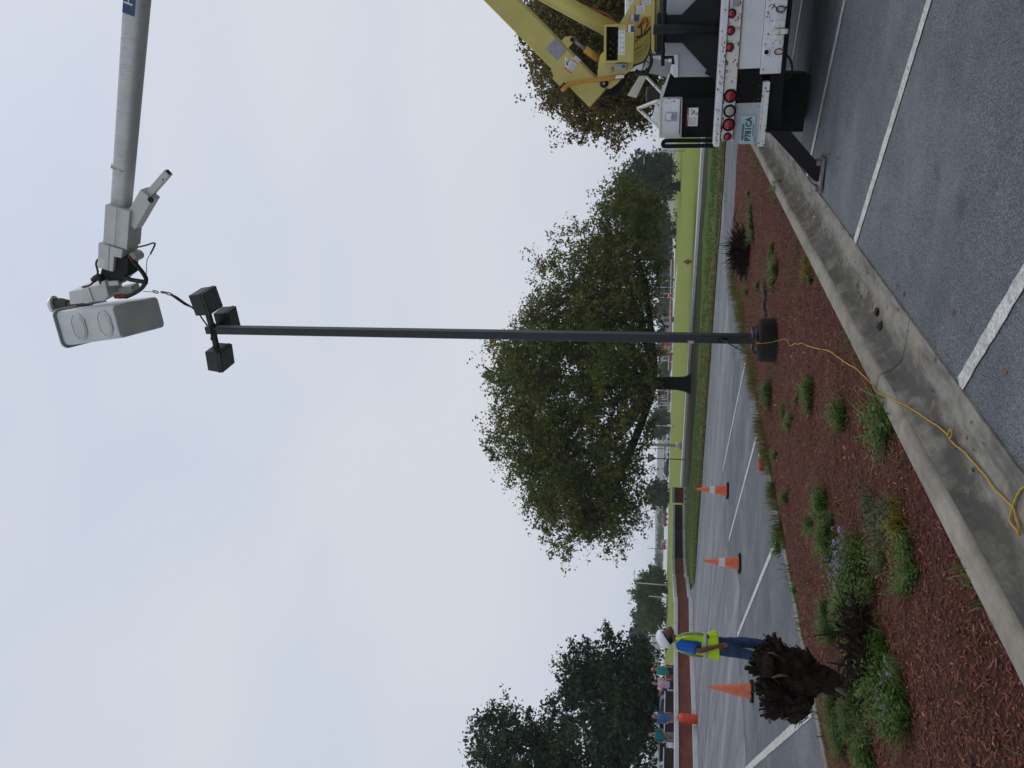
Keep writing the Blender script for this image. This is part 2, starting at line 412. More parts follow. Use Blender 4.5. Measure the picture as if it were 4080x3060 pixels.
mat('decal_ink', (.02, .02, .025), .6, 0)
mat('decal_blue', (.03, .07, .17), .45, .1, 10)
mat('boom_fibreglass', (.50, .51, .52), .45, .1, 3)
def boom_mat():
    t = NT('boom_tube'); x = t.mix(t.ramp(t.noise(2.5, 6, .7, (1, 1, 1)), .35, .7), (.56, .57, .575), (.66, .665, .67))
    x = t.mix(t.math('MULTIPLY', t.ramp(t.noise(26, 5, .8, (1, 1, .2)), .5, .72), .45), x, (.20, .21, .19)); MATS['boom_tube'] = t.done(x, .5)
boom_mat()
chipped('boom_cover', (.68, .685, .67), (.25, .24, .2), .74, 4, (.3, .29, .24), .5, .3)
chipped('bucket_fibreglass', (.78, .795, .81), (.10, .095, .08), .72, 5, (.22, .21, .17), .4, .35)
mat('bucket_rim', (.30, .33, .36), .5, .15, 5)
mat('hose_black', (.010, .012, .013), .5, .3, 20)
mat('hose_red', (.20, .03, .025), .6, .2, 20)
mat('hose_orange', (.30, .07, .03), .6, .3, 20)
mat('hose_yellow', (.34, .28, .06), .6, .3, 10)
mat('pole_paint', (.020, .023, .028), .4, .25, 3)
mat('lamp_bronze', (.022, .026, .024), .5, .3, 5)
mat('lamp_lens', (.07, .08, .075), .25, .25, 8, spec=.6)
mat('galvanised', (.30, .31, .32), .45, .12, 12, .5)
mat('rope_yellow', (.40, .25, .035), .8, .2, 80)
mat('strap', (.10, .05, .055), .8, .3, 40)
mat('shackle', (.14, .05, .035), .5, .3, 30, .6)
mat('wire_green', (.04, .14, .07), .5, 0)
mat('tape_pink', (.55, .33, .32), .7, .15, 30)
mat('cone_orange', (.60, .115, .035), .55, .2, 14)
mat('faded_cone', (.52, .135, .06), .6, .22, 9)
mat('cone_white', (.55, .56, .55), .4, .12, 18)
mat('barrier_orange', (.60, .06, .02), .5, .15, 8)
mat('hydrant_paint', (.52, .17, .02), .5, .15, 20)
mat('hydrant_grey', (.35, .38, .38), .5, .15, 20)
mat('sign_red', (.40, .018, .03), .5, .1, 10)
mat('sign_yellow', (.55, .24, .02), .5, .1, 10)
mat('dark_post', (.022, .022, .024), .6, .2, 10)
mat('pale_post', (.40, .42, .43), .5, .1, 5)
mat('skin', (.155, .065, .042), .55, .12, 25, bump=.05, bs=150)
mat('pale_skin', (.36, .175, .125), .55, .12, 25)
mat('hair', (.010, .008, .007), .6, .2, 30)
mat('brown_hair', (.035, .02, .013), .6, .2, 30)
def cloth(name, c, var=.2, sc_=9):
    t = NT(name); x = t.mix(t.ramp(t.noise(sc_, 5, .6), .3, .7), sc(c, 1 - var), sc(c, 1 + var))
    t.bump(t.noise(16, 4, .6), .5, .02); MATS[name] = t.done(x, .85, 0, .2)
cloth('jeans', (.026, .052, .105), .6, 5); cloth('lime_vest', (.42, .62, .02), .12); cloth('blue_shirt', (.015, .10, .42), .2)
cloth('green_shirt', (.02, .24, .19)); cloth('pink_shirt', (.50, .32, .40)); cloth('denim_shirt', (.05, .12, .28)); cloth('teal_shirt', (.012, .13, .16))
cloth('khaki', (.22, .17, .125)); cloth('navy_trousers', (.02, .03, .06)); cloth('boot_leather', (.06, .03, .018)); cloth('olive_jacket', (.06, .06, .045))
mat('reflective_tape', (.34, .36, .37), .35, .1, 20)
mat('hard_hat', (.70, .72, .74), .3, .05, 10)
mat('car_silver', (.42, .45, .49), .3, .05, 3, .3); mat('car_white', (.62, .64, .66), .3, .04, 3); mat('car_dark', (.02, .024, .03), .3, .1, 3); mat('car_red', (.22, .02, .02), .3, .1, 3); mat('car_blue', (.07, .11, .18), .3, .1, 3)
mat('car_glass', (.025, .035, .05), .1, .1, 3, spec=.7)
mat('tyre', (.012, .012, .012), .85, .3, 20, bump=.2)
mat('rim_grey', (.25, .26, .27), .4, .2, 10, .6)
mat('wall_tan', (.28, .20, .16), .8, .15, 1); mat('wall_white', (.55, .57, .60), .8, .06, 1); mat('roof_grey', (.30, .32, .35), .7, .1, 1); mat('roof_brown', (.11, .085, .07), .8, .2, 1)
mat('window_dark', (.03, .04, .055), .2, .2, 1, spec=.6)
mat('hill_trees', (.05, .07, .065), .9, .25, .02)
mat('dirt', (.06, .046, .030), .9, .4, 2.5, bump=.5, bs=12)
mat('pad_steel', (.16, .15, .14), .6, .5, 9)
mat('clod', (.035, .018, .013), .9, .3, 30, bump=.6, bs=60)
mat('dead_leaf', (.22, .105, .05), .8, .35, 12)
# =================================================================== SETTING
def sheet(name, pts, z, m, kind='structure', parent=None, sub=0):
    me = bpy.data.meshes.new(name); me.from_pydata([(p[0], p[1], z) for p in pts], [], [tuple(range(len(pts)))])
    if me.polygons[0].normal.z < 0: me.flip_normals()
    me.materials.append(m); o = link(name, me, None, parent); 
    if kind: o['kind'] = kind
    return o
def ragged(P, amp, step=.6):
    out = []
    for i in range(len(P)):
        a, b = V((P[i][0], P[i][1], 0)), V((P[(i + 1) % len(P)][0], P[(i + 1) % len(P)][1], 0)); n = max(1, min(90, int((b - a).length / step)))
        for k in range(n): q = a.lerp(b, k / n); out.append((q.x + amp * noise.noise(q * .9) * 1.5 + R.gauss(0, amp * .25), q.y + amp * 1.5 * noise.noise(q * .9 + V((7, 0, 0))) + R.gauss(0, amp * .25)))
    return out
KA = rad(27); kd = V((math.sin(KA), math.cos(KA), 0)); kn = V((math.cos(KA), -math.sin(KA), 0))   # along the kerb, across it
def I(a, n, z=0): return kd * a + kn * n + V((0, 0, z))
sheet('ground', [(-1450, -350), (1450, -350), (1450, 1750), (-1450, 1750)], -.09, MATS['far_field'])
v_a, v_b = G(2892, 584), G(2768, 2329)                       # edge of asphalt and verge
vd = (v_b - v_a).normalized()
k_a, k_b = G(2810, 584), G(2720, 1931)                       # pale kerb beyond the verge
kkd = (k_b - k_a).normalized()
A0 = v_a - vd * 40; A1 = v_b
wallL = V((-16.6, 25.5, 0)); wallF = V((-11.0, 42.0, 0))
sheet('parking_lot', [(45, -8), (A0.x, A0.y), (A1.x, A1.y), (-11.5, 44), (-15, 46), (-40, 46), (-60, 20), (-40, -8)], 0, MATS['asphalt'])
# older, paler drive between the stalls and the verge
rl = [G(2880, 700), G(2899, 1150), G(2908, 1300), G(2926, 1450), G(2913, 1709), G(2895, 1850), G(2888, 2050), G(2884, 2166), G(2938, 2270), G(2952, 2370), G(2935, 2534), G(2960, 2800), G(2975, 3060)]
rl = [G(2888, 400)] + rl
far_edge = [A1, v_b.lerp(v_a, .5), v_a - vd * 6]
sheet('drive', [(p.x, p.y) for p in rl] + [(-30, 20), (-40, 45.5), (-14, 45.5), (-11.4, 43.5)] + [(p.x + vd.x * 0 , p.y - .02) for p in far_edge], .004, MATS['road_asphalt'])
# verge with a dry outer edge
off = V((-vd.y, vd.x, 0)); off = off if off.y > 0 else -off
kk_in0, kk_in1 = k_a - kkd * 45, k_b + kkd * 4
vg = [(p.x, p.y) for p in (A0, v_a.lerp(A1, .5), A1, G(2752, 2330), G(2745, 2200))]
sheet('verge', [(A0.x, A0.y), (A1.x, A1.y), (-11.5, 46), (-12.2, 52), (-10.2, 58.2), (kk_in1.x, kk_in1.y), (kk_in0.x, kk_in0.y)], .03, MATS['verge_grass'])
w1 = 3.4
sheet('verge_edge', ragged([(A0.x, A0.y), (v_a.x, v_a.y), (A1.x, A1.y), (A1.x + off.x * 1.6, A1.y + off.y * 1.6), (v_a.lerp(A1, .6) + off * (w1 + .6))[:2], (v_a.lerp(A1, .3) + off * (w1 - .2))[:2], (v_a + off * w1)[:2], (A0 + off * w1)[:2]], .35), .036, MATS['verge_edge_grass'])
kko = V((-kkd.y, kkd.x, 0)); kko = kko if kko.y > 0 else -kko
# dirt strips on both sides of the pale kerb, bare ground and painted oak shade
sheet('dirt_strip', [(k_a - kkd * 45 - kko * 2.2)[:2], (k_b + kkd * 3 - kko * 3.6)[:2], (k_b + kkd * 3 + kko * 3.9)[:2], (k_a - kkd * 45 + kko * 2.2)[:2]], .042, MATS['dirt'])
sheet('bare_ground_with_shade', ragged([(k_a - kkd * 45 - kko * .4)[:2], (k_b + kkd * 3 - kko * .4)[:2], G(2752, 1900)[:2], G(2760, 1750)[:2], G(2778, 1560)[:2], G(2788, 1350)[:2], G(2796, 1150)[:2], G(2800, 950)[:2], G(2815, 760)[:2], G(2826, 560)[:2], (k_a - kkd * 45 - kko * 4)[:2]], .5, 1.0), .048, MATS['painted_shade_soil'])
kb = empty('far_kerb'); kb['kind'] = 'structure'
Lk = (k_b - k_a).length + 45; n = int(Lk / 4.0)
for i in range(n):
    p = k_a - kkd * 45 + kkd * (i * Lk / n); q = k_a - kkd * 45 + kkd * ((i + 1) * Lk / n - .05)
    MB().beam(p + V((0, 0, .10)), q + V((0, 0, .10)), .95, .20).build('kerb_stone', MATS['pale_concrete'], kb, bevel=.03)
# big lawn and the ground behind it
L0 = k_a - kkd * 45 + kko * 2.2; L1 = k_b + kkd * 3 + kko * 3.9
sheet('lawn', [L0[:2], L1[:2], (-9, 62), (-13.5, 60), (-13, 44.2), (-60, 44.2), (-160, 150), (-60, 175), (30, 205), (200, 260), (230, 40)], .054, MATS['lawn_grass'])
def strip(name, a, b, wa, wb, z, m):
    a, b = V(a), V(b); d = (b - a).normalized(); s_ = V((-d.y, d.x, 0))
    return sheet(name, [(a - s_ * wa)[:2], (b - s_ * wb)[:2], (b + s_ * wb)[:2], (a + s_ * wa)[:2]], z, m)
# far paths and the road that crosses behind the lawn
strip('far_road', G(2706, 560), G(2688, 1000), .5, .5, .060, MATS['dirt'])
strip('far_path', G(2699, 1060), G(2680, 1300), 1.1, 3.0, .064, MATS['pale_concrete'])
strip('lawn_edge_road', G(2694, 1340), G(2663, 1990), .35, .5, .060, MATS['dirt'])
sheet('far_parking_lot', [(-170, 152), (-60, 178), (40, 210), (90, 420), (-260, 420)], .058, MATS['pale_concrete'])
# hills on the horizon
def hills():
    hv = []; hf = []; N = 90
    for i in range(N + 1):
        t = i / N; x = -1350 + 2750 * t; y = 1500 - 250 * abs(t - .45)
        h = 13 + 6 * noise.noise((t * 9, 1, 0)) + 3 * noise.noise((t * 33, 4, 0)) + (4 if t > .5 else 0)
        for j, (dy, k) in enumerate(((-60, -.05), (-40, .5), (-20, .8), (0, 1), (60, .9), (120, -.05))):
            hv.append((x, y + dy, max(-.6, h * k + (2 * noise.noise((t * 120, j * 3.1, 2)) if 0 < j < 5 else 0))))
    for i in range(N):
        for j in range(5): a = i * 6 + j; hf.append((a, a + 6, a + 7, a + 1))
    raw('hills', hv, hf, MATS['hill_trees'], kind='structure', smooth=True)
hills()

# ---------------------------------------------------------------- near kerb with gutter, cast in lengths
N_BACK, A_END = -2.67, 18.75
def kerb_seg(a0, a1, prof, m, parent, name):
    mb = MB(); mb.prism([I(a0, N_BACK + x, z) for x, z in prof], kd * (a1 - a0)); return mb.build(name, m, parent, bevel=.012 if name == 'kerb_stone' else 0)
near_kerb = empty('near_kerb'); near_kerb['kind'] = 'structure'
aj = (I(0, 0) + G(3502, 1488, .15)).dot(kd)
cuts = [aj + 2.88 * i for i in range(-3, 6)]
kprof = [(-.0, -.1), (0, .150), (.125, .155), (.15, .145), (.162, .125), (.162, -.1)]
gprof = [(.163, -.1), (.163, .120), (.19, .075), (.225, .038), (.27, .018), (.33, .010), (.585, .014), (.592, -.1)]
for i in range(len(cuts) - 1):
    a0, a1 = cuts[i] + .006, min(cuts[i + 1] - .006, A_END)
    if a1 <= a0: break
    kerb_seg(a0, a1, kprof, MATS['kerb_concrete'], near_kerb, 'kerb_stone')
    kerb_seg(a0, a1, gprof, MATS['gutter_concrete'], near_kerb, 'gutter_slab')
far_isl = empty('island_kerb'); far_isl['kind'] = 'structure'
N_FAR = -6.44
c2 = [-3 + 3.0 * i for i in range(8)]
for i in range(len(c2) - 1):
    a0, a1 = c2[i] + .005, min(c2[i + 1] - .005, A_END)
    if a1 <= a0: break
    MB().prism([I(a0, N_FAR + x, z) for x, z in ((0, -.1), (.02, .115), (.05, .125), (.15, .125), (.15, -.1))], kd * (a1 - a0)).build('kerb_stone', MATS['kerb_concrete'], far_isl, bevel=.01)
for i in range(2):
    n0 = N_FAR + i * 1.9; n1 = n0 + 1.89
    MB().prism([I(A_END + x, n0, z) for x, z in ((0, -.1), (0, .125), (.12, .125), (.15, .1), (.15, -.1))], kn * (n1 - n0)).build('kerb_stone', MATS['kerb_concrete'], far_isl, bevel=.01)

# ---------------------------------------------------------------- mulch bed: lumpy earth, then loose chips
def bed_h(a, n):
    t = (n - N_FAR) / (N_BACK - N_FAR)
    edge = min(1, min(n - N_FAR - .12, N_BACK - n) / .45)
    return .095 + .06 * max(0, edge) + .035 * noise.noise((a * .7, n * .7, 0)) * max(.2, edge) + .014 * noise.noise((a * 3.1, n * 3.1, 3)) + .006 * noise.noise((a * 11, n * 11, 5))
def bed():
    na, nn = 260, 60; vs = []; fs = []
    for i in range(na + 1):
        a = -2.5 + (A_END + 2.5) * (i / na)
        for j in range(nn + 1):
            n_ = N_FAR + .14 + (N_BACK - N_FAR - .14) * j / nn
            p = I(a, n_, bed_h(a, n_)); vs.append(p[:])
    for i in range(na):
        for j in range(nn): q = i * (nn + 1) + j; fs.append((q, q + nn + 1, q + nn + 2, q + 1))
    raw('mulch_bed', vs, fs, MATS['mulch'], kind='structure', smooth=True)
bed()
def bedp(x, y):                     # pixel -> point on the bed
    p = G(x, y, .13); return on_bed(p)
def on_bed(p):
    a, n_ = V((p.x, p.y, 0)).dot(kd), V((p.x, p.y, 0)).dot(kn)
    return V((p.x, p.y, bed_h(a, n_) - .004))
def chips():
    rg = np.random.default_rng(3); N = 95000
    a = 1.5 + (A_END - 1.6) * rg.random(N) ** 1.55; n_ = N_FAR + .16 + (N_BACK - N_FAR - .18) * rg.random(N)
    z = np.array([bed_h(x, y) for x, y in zip(a, n_)])
    c = a[:, None] * np.array(kd) + n_[:, None] * np.array(kn); c[:, 2] = z + .004 + .010 * rg.random(N)
    th = rg.random(N) * 2 * PI; tl = rg.normal(0, .28, N); L = (.006 + .026 * rg.random(N) ** 3); w = .0015 + .0045 * rg.random(N)
    d = np.stack([np.cos(th) * np.cos(tl), np.sin(th) * np.cos(tl), np.sin(tl)], 1); s_ = np.stack([-np.sin(th), np.cos(th), rg.normal(0, .3, N)], 1)
    up = np.zeros((N, 3)); up[:, 2] = w * .7
    v = np.stack([c - d * L[:, None], c - d * L[:, None] * .6 + s_ * w[:, None], c + d * L[:, None] * .7 + s_ * w[:, None] * .8, c + d * L[:, None],
                  c + d * L[:, None] * .6 - s_ * w[:, None], c - d * L[:, None] * .7 - s_ * w[:, None], c - d * L[:, None] * .3 + up, c + d * L[:, None] * .4 + up], 1).reshape(-1, 3)
    b = np.arange(N)[:, None] * 8
    f = np.concatenate([b + np.array(q) for q in ((0, 6, 1, 1), (1, 6, 7, 2), (2, 7, 3, 3), (3, 7, 4, 4), (4, 7, 6, 5), (5, 6, 0, 0))], 0)
    t3 = [b + np.array(q) for q in ((0, 6, 1), (1, 6, 7), (1, 7, 2), (2, 7, 3), (3, 7, 4), (4, 7, 6), (4, 6, 5), (5, 6, 0))]
    tone = np.repeat(np.clip(rg.beta(2.2, 2.4, N), 0, 1), 8)
    raw('mulch_chips', v, np.concatenate(t3, 0), MATS['mulch_chips'], kind='stuff', attr=tone)
chips()

# ---------------------------------------------------------------- painted stall lines
def line(p, q, w, name='stall_line', z=.008):
    p, q = V(p), V(q); d = (q - p).normalized(); s_ = V((-d.y, d.x, 0)) * w / 2
    n = 70; L = []; Rr = []
    for i in range(n + 1):
        c = p.lerp(q, i / n); j = .005
        L.append((c - s_ + d * 0 + s_.normalized() * R.uniform(-j, j))[:2]); Rr.append((c + s_ + s_.normalized() * R.uniform(-j, j))[:2])
    vs = [(x, y, z) for x, y in L] + [(x, y, z) for x, y in Rr]
    fs = [(i, i + 1, n + 2 + i, n + 1 + i) for i in range(n)]
    me = bpy.data.meshes.new(name); me.from_pydata(vs, [], fs); me.update()
    if me.polygons[0].normal.z < 0: me.flip_normals()
    o = link(name, me, MATS['road_paint']); o['kind'] = 'structure'; return o
sd_ = V((-.56, .83, 0)).normalized()
for e0 in (V((.07, 4.72, 0)), V((1.37, 7.3, 0)), V((2.62, 9.95, 0)), V((3.95, 12.5, 0))):
    line(e0, e0 - sd_ * 5.2, .105)
for e0, e1, w in ((G(2972, 1440), G(2880, 1877), .11), (G(3019, 1727), G(2905, 2152), .11), (G(3104, 2128), G(2939, 2534), .11), (G(3235, 2836), G(2984, 3059) + (G(2984, 3059) - G(3235, 2836)) * .25, .115)):
    line(e0, e1, w)
line(G(2830, 1694), G(2823, 1885), .12, 'edge_line', .011)
line(G(2817, 2758), G(2803, 3060), .10, 'edge_line', .011); line(G(2799, 2668), G(2789, 3060), .10, 'edge_line', .011)

# ---------------------------------------------------------------- plants
def blades(mb_v, mb_f, tone, rg, n, rad_, h, w, lean=.6, base=V((0, 0, 0)), spread=1):
    for i in range(n):
        a = rg.random() * 2 * PI; r0 = rad_ * math.sqrt(rg.random()) * spread; b = base + V((math.cos(a) * r0, math.sin(a) * r0, 0))
        a2 = a + rg.normal(0, .8); hh = h * (.45 + .75 * rg.random()); ln = lean * (.3 + rg.random()) * hh
        d = V((math.cos(a2), math.sin(a2), 0)); s_ = V((-d.y, d.x, 0)) * w * (.6 + .8 * rg.random())
        p1 = b + d * ln * .35 + V((0, 0, hh * .6)); p2 = b + d * ln + V((0, 0, hh * (.75 + .25 * rg.random())))
        k = len(mb_v); mb_v += [(b - s_ * .5)[:], (b + s_ * .5)[:], (p1 + s_ * .45)[:], (p1 - s_ * .45)[:], p2[:]]
        mb_f += [(k, k + 1, k + 2), (k, k + 2, k + 3), (k + 3, k + 2, k + 4)]
        t = min(1, max(0, rg.normal(.5, .25))); tone += [t * .6, t * .6, t, t, min(1, t * 1.2)]
def tuft_mesh(name, seed, n, r, h, w, lean, m, stems=0):
    rg = np.random.default_rng(seed); v, f, t = [], [], []
    blades(v, f, t, rg, n, r, h, w, lean)
    for i in range(stems):                                      # leafy stalks
        a = rg.random() * 6.28; b = V((math.cos(a), math.sin(a), 0)) * r * rg.random() * .8; hh = h * (.8 + .6 * rg.random()); tilt = V((rg.normal(0, .3), rg.normal(0, .3), 1)).normalized()
        for j in range(14):
            q = b + tilt * hh * (j / 13); a2 = j * 2.4 + rg.random(); d = V((math.cos(a2), math.sin(a2), .35)).normalized(); L = (.035 + .03 * rg.random()) * (1.25 - j / 16); s_ = V((-d.y, d.x, 0)) * L * .28
            k = len(v); v += [q[:], (q + d * L * .5 + s_)[:], (q + d * L)[:], (q + d * L * .5 - s_)[:]]; f += [(k, k + 1, k + 2), (k, k + 2, k + 3)]
            tt = min(1, max(0, rg.normal(.55, .22))); t += [tt * .7, tt, tt, tt]
    o = raw(name, v, f, m, attr=t); me = o.data; bpy.data.objects.remove(o); return me
TUFT = [tuft_mesh('weed', 10 + i, 38 + 12 * i, .10 + .02 * (i % 3), .12 + .015 * i, .008, 1.1, MATS['weed_leaves'], 12 + 3 * i) for i in range(6)]
THIN = [tuft_mesh('weed', 30 + i, 30, .16, .22, .004, .8, MATS['weed_leaves'], 16) for i in range(4)]
PALE = [tuft_mesh('weed', 40 + i, 70, .14, .16, .008, .9, MATS['pale_weed_leaves'], 4) for i in range(2)]
YEL = [tuft_mesh('weed', 50, 70, .12, .12, .010, .9, MATS['yellow_weed'], 5)]
DRY = [tuft_mesh('weed', 60 + i, 70, .16, .22, .007, .6, MATS['dry_grass_blades'], 0) for i in range(3)]
def zone(x, y):
    if x > 3370 and y > 2330: return 'beside the large ragged stump'
    if 2130 <= y <= 2340: return 'among the lavender flowers'
    if y < 1020: return 'near the black spiky clump'
    if 1020 <= y < 1200: return 'near the grey fallen branch'
    if y < 1760 and x < 3200: return 'behind the concrete pedestal'
    if y < 1760 and x > 3400: return 'against the kerb where the rope crosses'
    if y < 1760: return 'in open mulch beside the rope'
    if x < 3130: return 'along the far kerb opposite the cones'
    if x > 3360: return 'in open mulch by the near kerb'
    return 'in the middle of the mulch opposite the cones'
def weed(x, y, s=1.0, kind=TUFT, name='weed_clump', label='low green weed clump growing in the red mulch', group='weeds in the mulch bed', cat='weed', flat=1.0):
    p = bedp(x, y); o = link(name, kind[R.randrange(len(kind))], None, None, p, R.uniform(0, 6.28))
    o.scale = (s * R.uniform(.8, 1.5), s * R.uniform(.7, 1.1), s * flat * R.uniform(.55, .95)); o.rotation_euler = (R.gauss(0, .12), R.gauss(0, .12), o.rotation_euler[2]); label = label.replace('growing in the red mulch', zone(x, y)).replace('with leafy stalks in the mulch', 'with leafy stalks ' + zone(x, y)); return tag(o, label, cat, group)
# pixel of the foot of each clump, size
for x, y, s in ((3242, 1550, 1.0), (3240, 1620, 1.05), (3172, 1665, .8), (3158, 1690, .75), (3130, 1640, .6), (3190, 1595, .55), (3373, 1655, 1.0), (3522, 1690, 1.25), (3075, 1582, 1.0), (3068, 1560, .9), (3098, 1815, .9), (3085, 1960, .9), (3148, 1985, .85), (3300, 2010, 1.05), (3290, 2045, .9),
                (3098, 2160, 1.2), (3110, 2120, .9), (3245, 2095, .7), (3320, 2150, 1.1), (3340, 2190, .9), (3120, 2180, .8), (3175, 2355, .6), (3230, 1120, .75), (3105, 1075, 1.0), (3095, 1110, .9), (2990, 770, .9), (3000, 860, 1.1), (3010, 905, 1.0), (2975, 1110, .8), (3010, 950, .9), (3095, 745, .9), (3115, 790, .7), (3085, 1000, .8), (2990, 1165, .9), (3030, 1140, .8),
                (2970, 935, .9), (3380, 2950, .9), (3405, 2905, .8), (3475, 2990, .8), (3490, 3040, .9), (3560, 2640, .8), (3600, 2760, .9), (3620, 2830, 1.0), (3580, 2880, .9), (3330, 2770, .9), (3470, 3010, .9), (3350, 2470, 1.0), (3420, 2420, 1.2), (3380, 2390, .9), (3460, 2440, 1.0), (3330, 2520, 1.0), (3300, 2450, .8)):
    weed(x, y, s)
for x, y, s, fl in ((3470, 2640, .9, .7), (3490, 2700, 1.0, .7), (3450, 2830, 1.0, 1.1), (3430, 2585, .9, 1.1), (3500, 2620, 1.0, .8), (3510, 2760, 1.1, .8), (3390, 2840, .9, 1.1), (3340, 2870, .8, 1.0), (3540, 2590, .9, .9)):
    weed(x, y, s, flat=fl, label='leafy green weed spreading around the foot of the large ragged stump', group='weeds around the stump foot')
for x, y, s in ((3560, 2080, 1.0), (3490, 2030, 1.0), (3540, 2055, .7)): weed(x, y, s, PALE, 'weed_clump', 'pale blue-green leafy weed sprawling in the mulch near the kerb', 'pale weeds by the kerb')
for x, y, s in ((3600, 2075, .9), (3605, 2105, .8)): weed(x, y, s, YEL, 'weed_clump', 'yellow flowering weed beside the pale leafy weed', 'yellow weeds')
for x, y, s in ((3215, 1090, .8), (3205, 1040, .7)): weed(x, y, s, YEL, 'weed_clump', 'yellowish weed against the back of the near kerb', 'yellowish weeds along the near kerb')
for x, y, s in ((3470, 2230, 1.0), (3530, 2240, 1.0), (3450, 2290, 1.2), (3500, 2340, .9), (3400, 2290, 1.0), (3640, 2210, .8), (3660, 2260, .8), (3650, 2300, .7), (3620, 2345, .6), (3560, 2790, 1.0), (3500, 2820, .9), (3540, 2730, .9), (3330, 2080, .8)):
    weed(x, y, s, THIN, 'weed_clump', 'thin wispy green weed with leafy stalks in the mulch', 'wispy weeds in the mulch bed')
# lavender flowers: stems with clustered small blooms
def flower_mesh(seed):
    rg = np.random.default_rng(seed); v, f, t = [], [], []
    for i in range(10):
        c = V((rg.normal(0, .11), rg.normal(0, .09), .16 + rg.random() * .12))
        for j in range(12):
            q = c + V((rg.normal(0, .012), rg.normal(0, .012), rg.normal(0, .01))); a = rg.random() * 6.28; d = V((math.cos(a), math.sin(a), .5)).normalized() * .016; s_ = V((-d.y, d.x, 0)) * .55
            k = len(v); v += [q[:], (q + d * .6 + s_)[:], (q + d)[:], (q + d * .6 - s_)[:]]; f += [(k, k + 1, k + 2), (k, k + 2, k + 3)]; t += [rg.random()] * 4
    o = raw('bloom', v, f, MATS['lavender_petals'], attr=t); me = o.data; bpy.data.objects.remove(o); return me
FL = [flower_mesh(70 + i) for i in range(3)]
STEM = [tuft_mesh('stems', 80 + i, 60, .12, .26, .006, .4, MATS['weed_leaves'], 6) for i in range(2)]
for x, y, s in ((3375, 2165, .7), (3390, 2190, .8), (3370, 2235, .75), (3385, 2262, .75), (3360, 2290, .6), (3335, 2345, .45)):
    p = bedp(x + 55, y); r = thing('lavender_flower', 'lavender-flowered plant among the green weeds in the mulch', 'flower', p, R.uniform(0, 6), 'lavender flowers in the mulch bed'); r.scale = (s, s, s)
    link('bloom', FL[R.randrange(3)], None, r)['kind'] = 'stuff'; link('stem', STEM[R.randrange(2)], None, r)
for x, y, s in ((3560, 2660, .4), (3530, 2700, .35), (3520, 2790, .45), (3555, 2840, .4)):
    p = bedp(x + 40, y); r = thing('lavender_flower', 'lavender-flowered plant at the foot of the large dark stump', 'flower', p, R.uniform(0, 6), 'lavender flowers at the stump'); r.scale = (s, s, s)
    link('bloom', FL[R.randrange(3)], None, r)['kind'] = 'stuff'; link('stem', STEM[R.randrange(2)], None, r)
# uncountable grass: dry band along the island kerb, thin shoots, verge fringe
def grass_field(name, spots, m, h, w, seed, lean=.6, n=6, spr=.09):
    rg = np.random.default_rng(seed); v, f, t = [], [], []
    for p in spots: blades(v, f, t, rg, n, spr, h, w, lean, V(p))
    raw(name, v, f, m, kind='stuff', attr=t)
sp = []
for i in range(900):
    a = R.uniform(7.5, 17.8); n_ = N_FAR + .2 + abs(R.gauss(0, .33)) * (1 if a > 11 else .5)
    if noise.noise((a * 1.1, n_ * 1.6, 7)) < -.12: continue
    sp.append(on_bed(I(a, n_)))
grass_field('dry_grass', sp, MATS['dry_grass_blades'], .20, .007, 5)
sp = []
for i in range(1100):
    a = R.uniform(1.5, 17.5); n_ = R.uniform(N_FAR + .2, N_BACK - .05)
    if noise.noise((a * .8, n_ * .9, 12)) < .10: continue
    sp.append(on_bed(I(a, n_)))
grass_field('bed_grass', sp, MATS['weed_leaves'], .085, .005, 6, 1.0, 6, .10)
sp = []
for i in range(240):
    a = R.uniform(2.0, 15.5); sp.append(on_bed(I(a, N_BACK - abs(R.gauss(.03, .04)))) if noise.noise((a * 1.7, 3, 1)) > .12 else on_bed(I(a, N_FAR + .2)))
grass_field('kerb_grass', sp, MATS['weed_leaves'], .10, .007, 8, .8, 5, .05)
sp = []
for i in range(5200):
    t = R.random() ** 1.0; w_ = R.random() ** 1.4
    p = (v_a - vd * 2).lerp(A1, t) + off * (w_ * 7.0 - .15) + V((0, 0, .03)); sp.append(p)
grass_field('verge_tufts', sp[::2], MATS['verge_blades'], .10, .022, 9, .9, 4, .25)
grass_field('dry_tufts', [v_a.lerp(A1, R.random()) - vd * 2 + off * abs(R.gauss(-.1, .8)) + V((0, 0, .02)) for i in range(900)], MATS['dry_grass_blades'], .12, .03, 19, .9, 4, .25)

# dead leaves and twigs blown along the gutter and the bed
def litter():
    rg = np.random.default_rng(11); v, f, t = [], [], []
    for i in range(520):
        if i < 60: a, n_ = 3.2 + 9 * rg.random(), N_BACK + .2 + .36 * rg.random() ** 1.5; z = .018
        elif i < 80: a, n_ = 3.2 + 8 * rg.random(), N_BACK + .6 + rg.random() * .7; z = .006
        else: a, n_ = 2.5 + 12 * rg.random() ** 1.3, N_FAR + .2 + (N_BACK - N_FAR - .3) * rg.random(); z = bed_h(a, n_) + .015
        c = I(a, n_, z); th = rg.random() * 6.28; L = .012 + .02 * rg.random(); d = V((math.cos(th), math.sin(th), rg.normal(0, .2))) * L; s_ = V((-math.sin(th), math.cos(th), rg.normal(0, .3))) * L * (.3 + .2 * rg.random())
        k = len(v); v += [(c - d)[:], (c + s_ + V((0, 0, .006)))[:], (c + d)[:], (c - s_ + V((0, 0, .008)))[:], (c + V((0, 0, .001)))[:]]
        f += [(k, k + 4, k + 1), (k + 1, k + 4, k + 2), (k + 2, k + 4, k + 3), (k + 3, k + 4, k)]; t += [.6 + .4 * rg.random()] * 5
    raw('dead_leaves', v, f, MATS['mulch_chips'], kind='stuff', attr=t)
litter()
